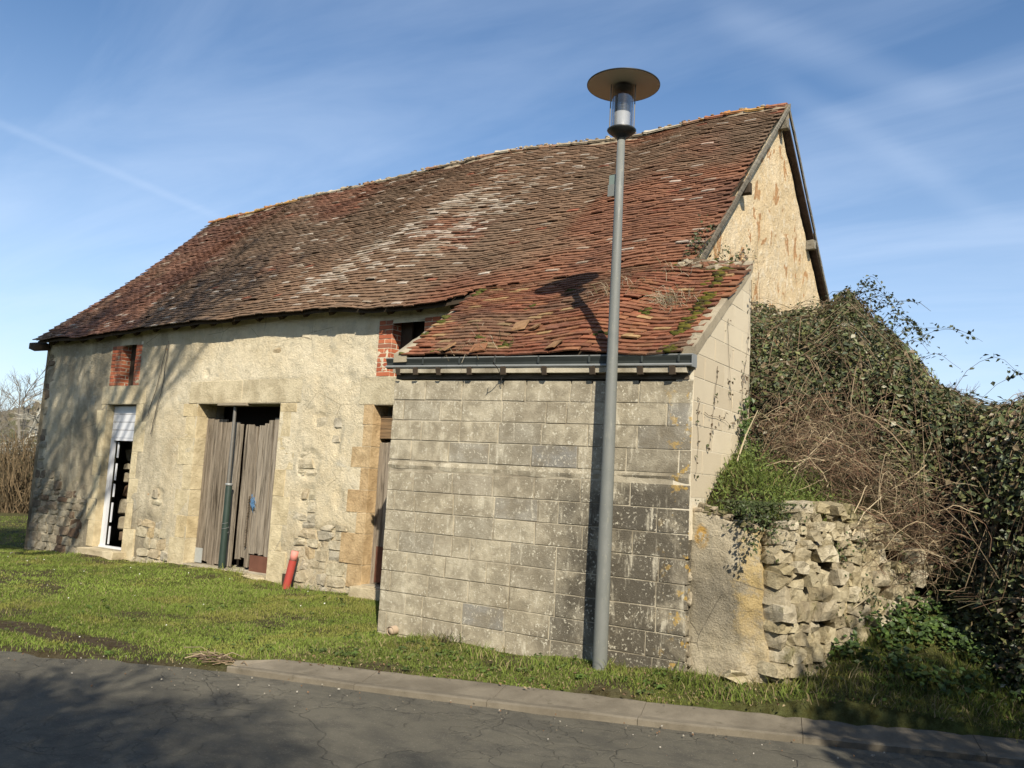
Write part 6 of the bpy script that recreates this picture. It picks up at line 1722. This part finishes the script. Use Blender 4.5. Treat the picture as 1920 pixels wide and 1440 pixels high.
# dry weeds growing on the lean-to roof
tn = []
def roofweed(name, label, cx_, cv, n, r_, lean=0.0):
    tn = []
    for i in range(n):
        b = roof_lean(np.array(cx_ + random.gauss(0, r_)), np.array(cv + random.gauss(0, r_ * .5))) + np.array([0, 0, .03])
        e = np.array([random.gauss(0, .12), random.gauss(-0.05, .10), random.uniform(-0.05, .14)])
        tn.append([b, b + e * 0.5 + np.array([0, 0, .05]), b + e])
    V, f, t = strands(np.array(tn), rng.uniform(0.0015, 0.0035, n), np.array([(0.30, 0.25, 0.17), (0.20, 0.16, 0.10), (0.12, 0.11, 0.05), (0.40, 0.35, 0.26)])[rng.integers(0, 4, n)])
    o = put(name, make_mesh(name, V, f, t), TWIG); tag(o, label, 'weed', 'dry weeds on the lean-to roof'); o['kind'] = 'stuff'
roofweed('dry_weed', 'big tuft of dry weeds on the lean-to roof near its right end', -3.14, 0.55, 170, 0.10)
roofweed('dry_weed', 'thin dry weeds on the lean-to roof just left of the lamp pole', -3.80, 0.62, 60, 0.12)
roofweed('dry_weed', 'sparse dry bits on tiles right at the gutter', -4.9, 0.05, 40, 0.2)
roofweed('dry_weed', 'dry runners over the join of both roofs above the weed tuft', -3.3, 0.9, 60, 0.22)

# ------------------------------------------------------------------ trees
def grow(base, H, spread, levels, r0_, seed, lean=(0, 0), first=0.3, ratio=0.62, nchild=(3, 5), up_bias=0.35, rmin=0.004):
    g = random.Random(seed); out = []
    def seg(p, d, L, r_, lev):
        n = 4; P = [p]; q = p.copy(); dd = d.copy()
        for i in range(n):
            dd = dd + np.array([g.gauss(0, .10), g.gauss(0, .10), g.gauss(0, .06) + 0.03 * up_bias]); dd /= np.linalg.norm(dd)
            q = q + dd * L / n; P.append(q)
        out.append((np.array(P), r_, lev))
        if lev >= levels: return
        k = g.randint(*nchild)
        for c in range(k):
            s = g.uniform(first if lev == 0 else 0.25, 1.0); i = min(int(s * n), n - 1); w = P[i] + (P[i + 1] - P[i]) * (s * n - i)
            a = g.uniform(0, 2 * math.pi); ax = np.array([math.cos(a), math.sin(a), 0.0])
            nd_ = dd * (1 - spread) + ax * spread + np.array([0, 0, up_bias * 0.3]); nd_ /= np.linalg.norm(nd_)
            seg(w, nd_, L * ratio * g.uniform(.75, 1.15), max(r_ * 0.54, rmin), lev + 1)
        seg(P[-1], dd, L * ratio * 0.9, max(r_ * 0.6, rmin), lev + 1)
    d0 = np.array([lean[0], lean[1], 1.0]); d0 /= np.linalg.norm(d0)
    seg(np.array(base, float), d0, H, r0_, 0)
    return out
def bare_tree(name, label, base, H, spread, levels, r0_, seed, col, group=None, cat='tree', **kw):
    S = grow(base, H, spread, levels, r0_, seed, **kw)
    root = thing(name, label, cat, base, group)
    for nm, sel in (('trunk', lambda l: l <= 0), ('crown', lambda l: l > 0)):
        sub = [s for s in S if sel(s[2])]
        if not sub: continue
        C = np.array([s[0] for s in sub]); rr = np.array([s[1] for s in sub])
        V, f, t = strands(C, rr, np.array([col] * len(sub)) * rng.uniform(.75, 1.2, len(sub))[:, None], 6 if nm == 'trunk' else 3)
        put(nm, make_mesh(nm, V, f, t), BARK, root)
    return root
# trees across the road that throw the branch shadows
TREE_A = bare_tree('bare_tree', 'tall leafless tree across the road, nearest the camera on its right', (3.2, -4.4, -1.7), 4.0, 0.55, 5, 0.15, 5, (0.12, 0.10, 0.08), 'leafless trees across the road', nchild=(5, 6), rmin=0.016)
for (gx_, gy_, r_) in ((-4.75, 3.65, .45), (-5.15, 3.45, .35), (-4.55, 3.1, .55), (-5.1, 2.9, .5), (-4.1, 3.6, .42), (-3.6, 3.3, .45), (-4.3, 2.5, .6), (-3.4, 2.6, .5), (-3.1, 3.9, .25), (-4.6, 4.15, .2), (-2.4, 3.9, .28), (-2.0, 4.4, .22), (-5.0, 4.1, .18)):
    t_ = 7.1; c_ = np.array([gx_ + .94 * t_, gy_ - t_, -1.65 + 1.03 * t_]); n = int(1500 * (r_ / .5) ** 2)
    u = rng.normal(size=(n, 3)); u /= np.linalg.norm(u, axis=1)[:, None]
    V, f, t = leaves(c_ + u * (rng.random(n) ** .4 * r_)[:, None] * (0.7 + .6 * vnoise(u[:, 0] * 3 + 5, u[:, 1] * 3 + 5))[:, None], rng.normal(0, 1, (n, 3)), rng.uniform(.03, .07, n), np.tile([(0.10, 0.12, 0.04)], (n, 1)), .1, .35)
    o = put('mistletoe', make_mesh('mistletoe', V, f, t), LEAF, TREE_A)
bare_tree('bare_tree', 'tall leafless tree across the road to the left of the camera', (-10.0, -2.2, -1.7), 6.6, 0.46, 5, 0.2, 8, (0.12, 0.10, 0.08), 'leafless trees across the road', nchild=(4, 6), rmin=0.011)
def leafy(name, label, cat, base, c, rad, n, ls, col, trunk_r):
    root = thing(name, label, cat, base)
    q = MB(); q.tube([base, (base[0] + .04, base[1], (base[2] + c[2]) / 2), tuple(c)], [trunk_r, trunk_r * .8, trunk_r * .3], 8, (0.09, 0.07, 0.05)); q.build('trunk', BARK, root)
    u = rng.normal(size=(n, 3)); u /= np.linalg.norm(u, axis=1)[:, None]
    lump = 0.75 + 0.5 * fbm(np.arctan2(u[:, 1], u[:, 0]) * 1.6 + 8, u[:, 2] * 3 + 4, 3)
    P = np.array(c) + u * (rng.random(n) ** 0.35 * lump)[:, None] * np.array(rad)
    P = P[P[:, 2] > base[2] + 0.2]; n = len(P)
    V, f, t = leaves(P, rng.normal(0, .6, (n, 3)) + np.array([0, 0, .6]), rng.uniform(ls * .75, ls * 1.3, n), np.array([col]) * rng.uniform(.7, 1.3, n)[:, None], 0.2, 0.6)
    o = put('crown', make_mesh('crown', V, f, t), LEAF, root); o['kind'] = 'stuff'
leafy('laurel_bush', 'rounded evergreen laurel beside the road behind the camera', 'bush', (3.75, 2.1, -1.7), (3.75, 2.1, 1.6), (1.35, 1.35, 3.0), 16000, 0.10, (0.04, 0.06, 0.02), 0.10)
hb = thing('added_hedge', 'tall dark evergreen row, added unseen behind the camera to cut sky light', 'added_hedge', (-4.0, -8.0, -1.7))  # unseen evergreen row, added to cut the sky fill from behind the camera
hx_ = np.linspace(-30, 22, 60); Vh = []
for i_, x_ in enumerate(hx_):
    y_ = -8.0 + 0.30 * x_; h_ = 3.6 + 1.6 * float(fbm(np.array(x_ * .35), np.array(2.0), 3))
    for (dy_, z_) in ((0.9, -1.8), (1.0, 0.2), (0.5, h_ - 2.2), (-0.5, h_ - 2.2), (-1.0, 0.2), (-0.9, -1.8)): Vh.append((x_, y_ + dy_ + random.uniform(-.15, .15), z_ + random.uniform(-.15, .15)))
fh = [(i_ * 6 + j_, i_ * 6 + j_ + 1, i_ * 6 + 7 + j_, i_ * 6 + 6 + j_) for i_ in range(59) for j_ in range(5)]
put('inner_foliage', make_mesh('inner_foliage', Vh, np.array(fh), np.tile([(0.03, 0.036, 0.016)], (len(Vh), 1))), TWIG, hb)
n = 16000; a_ = rng.uniform(-30, 22, n); b_ = rng.uniform(0, 1, n); hh_ = 3.6 + 1.6 * fbm(a_ * .35, a_ * 0 + 2.0, 3) - 2.0
P = np.stack([a_, -8.0 + 0.30 * a_ + np.where(b_ > .8, rng.uniform(-.6, .9, n), 1.05) + rng.normal(0, .12, n), np.where(b_ > .8, hh_, -1.6 + (hh_ + 1.6) * b_ / .8) + rng.normal(0, .1, n)], -1)
V, f, t = leaves(P, rng.normal(0, .5, (n, 3)) + np.array([0, .8, .4]), rng.uniform(.10, .2, n), np.tile([(0.045, 0.06, 0.022)], (n, 1)) * rng.uniform(.6, 1.4, n)[:, None], .2, .6)
o = put('leaves', make_mesh('leaves', V, f, t), LEAF, hb); o['kind'] = 'stuff'
# dense evergreen right of the camera that shades the foot of the thicket
root = thing('evergreen_tree', 'dense dark evergreen tree beside the road to the right', 'tree', (5.2, 4.6, -1.6))
q = MB(); q.tube([(5.2, 4.6, -1.7), (5.25, 4.55, 1), (5.2, 4.6, 4)], [0.16, 0.12, 0.05], 8, (0.09, 0.07, 0.05)); q.build('trunk', BARK, root)
n = 26000
u = rng.normal(size=(n, 3)); u /= np.linalg.norm(u, axis=1)[:, None]
rr = rng.random(n) ** 0.35
lump = 0.75 + 0.5 * fbm(np.arctan2(u[:, 1], u[:, 0]) * 1.6 + 8, u[:, 2] * 3 + 4, 3)
P = np.array([5.2, 4.6, 1.75]) + u * rr[:, None] * lump[:, None] * np.array([2.0, 2.0, 3.5])
k = P[:, 2] > -1.4; P = P[k]; n = len(P)
V, f, t = leaves(P, rng.normal(0, .6, (n, 3)) + np.array([0, 0, .6]), rng.uniform(0.09, 0.16, n), np.array([(0.03, 0.045, 0.018)]) * rng.uniform(.7, 1.3, n)[:, None], 0.2, 0.6)
o = put('crown', make_mesh('crown', V, f, t), LEAF, root); o['kind'] = 'stuff'

# ------------------------------------------------------------------ far left: brown hedge, pale tree, hill
hx = np.linspace(-560, -60, 150); hy = np.linspace(0, 1, 22)
HX, HT = np.meshgrid(hx, hy, indexing='ij')
HYY = 95 - 0.30 * (HX + 300) + 110 * HT
HZ = -6 + 27.0 * np.sin(np.clip(HT, 0, 1) * math.pi / 2) * (0.8 + 0.4 * fbm(HX / 90, HT * 0 + 3, 3)) * sstep(-60, -190, HX) + (fbm(HX / 3, HT * 26, 3) - 0.5) * 3.0
n, m = HX.shape
I = (np.arange(n - 1)[:, None] * m + np.arange(m - 1)[None, :])
hc = np.array([0.125, 0.115, 0.075]) * (0.55 + 0.9 * fbm(HX / 4, HT * 22, 4)).reshape(-1, 1)
structure(put('hill', make_mesh('hill', np.stack([HX, HYY, HZ], -1).reshape(-1, 3), np.stack([I, I + m, I + m + 1, I + 1], -1).reshape(-1, 4), hc, True), BROWNHILL))
n = 9000
hi_ = rng.integers(20, 130, n); hj_ = rng.integers(0, 21, n)
P = np.stack([HX[hi_, hj_], HYY[hi_, hj_], HZ[hi_, hj_]], -1) + rng.normal(0, 2.2, (n, 3)) * np.array([1, 1, .25]) + np.array([0, 0, .8])
V, f, t = leaves(P, rng.normal(0, .3, (n, 3)) + np.array([0.7, -0.6, 0.25]), rng.uniform(1.0, 3.2, n), np.array([(0.13, 0.115, 0.08), (0.16, 0.135, 0.09), (0.10, 0.10, 0.055), (0.20, 0.18, 0.14)])[rng.integers(0, 4, n)], 0.2, 0.7)
o = put('hillside_wood', make_mesh('hillside_wood', V, f, t), BROWNHILL); o['kind'] = 'stuff'; tag(o, 'far leafless wood covering the hillside', 'wood')
# brown leafless hedge: many fine upright stems, one shrub after another
for i, (x, y, w, h) in enumerate(((-26.6, 13.4, 1.5, 2.4), (-24.6, 14.6, 1.5, 2.6), (-28.9, 12.6, 1.6, 2.3), (-30.6, 10.6, 1.6, 2.4), (-23.2, 16.6, 1.5, 2.6))):
    n = 900
    a = rng.uniform(0, 2 * np.pi, n); r_ = np.sqrt(rng.random(n)) * w
    b = np.stack([x + r_ * np.cos(a), y + r_ * np.sin(a) * 0.7, np.full(n, -1.75)], -1)
    hh = h * np.sqrt(np.clip(1 - (r_ / (w * 1.15)) ** 2, 0.05, 1)) * rng.uniform(.55, 1.1, n)
    e = b + np.stack([rng.normal(0, .35, n), rng.normal(0, .35, n), hh], -1)
    C = np.stack([b, b * 0.6 + e * 0.4 + rng.normal(0, .08, (n, 3)), b * 0.25 + e * 0.75 + rng.normal(0, .1, (n, 3)), e], 1)
    V, f, t = strands(C, rng.uniform(0.008, 0.02, n), np.array([(0.13, 0.095, 0.055), (0.18, 0.13, 0.075), (0.09, 0.07, 0.042)])[rng.integers(0, 3, n)])
    sh_ = thing('leafless_shrub', ['brown leafless shrub just left of the barn corner', 'brown leafless shrub mostly behind the barn corner', 'brown leafless shrub second from the barn corner', 'brown leafless shrub at the left edge of the picture', 'brown leafless shrub farthest back behind the barn'][i], 'shrub', (x, y, -1.7), 'brown shrubs beyond the lawn')
    put('stems', make_mesh('stems', V, f, t), TWIG, sh_)
    n = 5000; u = rng.normal(size=(n, 3)); u /= np.linalg.norm(u, axis=1)[:, None]; u[:, 2] = np.abs(u[:, 2])
    P = np.array([x, y, -1.6]) + u * (rng.random(n) ** .4)[:, None] * np.array([w, w * .75, h * .95])
    V, f, t = leaves(P, rng.normal(0, 1, (n, 3)), rng.uniform(.04, .09, n), np.array([(0.12, 0.09, 0.05), (0.16, 0.115, 0.06), (0.075, 0.065, 0.035)])[rng.integers(0, 3, n)], .2, .5)
    o = put('dry_leaves', make_mesh('dry_leaves', V, f, t), TWIG, sh_); o['kind'] = 'stuff'
bare_tree('pale_bare_tree', 'pale lichen covered bare tree behind the brown shrubs', (-30.7, 15.1, -1.8), 1.9, 0.72, 5, 0.16, 21, (0.40, 0.38, 0.32), None, nchild=(3, 4), ratio=0.72, first=0.2, up_bias=0.15)
bare_tree('bare_tree', 'thin grey leafless tree left of the barn in front of the hill', (-38.0, 18.6, -1.8), 2.6, 0.55, 5, 0.10, 33, (0.20, 0.18, 0.15), None, nchild=(3, 4), ratio=0.66)
bare_tree('bare_tree', 'slim leafless tree close to the far barn corner', (-33.6, 16.9, -1.8), 2.4, 0.5, 5, 0.09, 41, (0.22, 0.20, 0.17), None, nchild=(3, 4), ratio=0.66)
# right: leafless saplings behind the thicket
for i, (x, y, h, sd, lab) in enumerate(((-2.25, 17.5, 1.5, 51, 'low leafless bush behind the thicket, nearest the gable'), (-1.95, 18.2, 1.35, 52, 'leafless bush behind the thicket, middle of the row'), (-1.35, 18.0, 1.6, 53, 'slender leafless sapling behind the thicket'), (-0.6, 18.5, 1.5, 54, 'leafless sapling behind the thicket near the right edge'))):
    bare_tree('bare_bush', lab, (x, y, -0.6), h, 0.4, 4, 0.03, sd, (0.17, 0.12, 0.10), 'leafless bushes behind the thicket', 'bush', nchild=(4, 6), first=0.05, ratio=0.6)
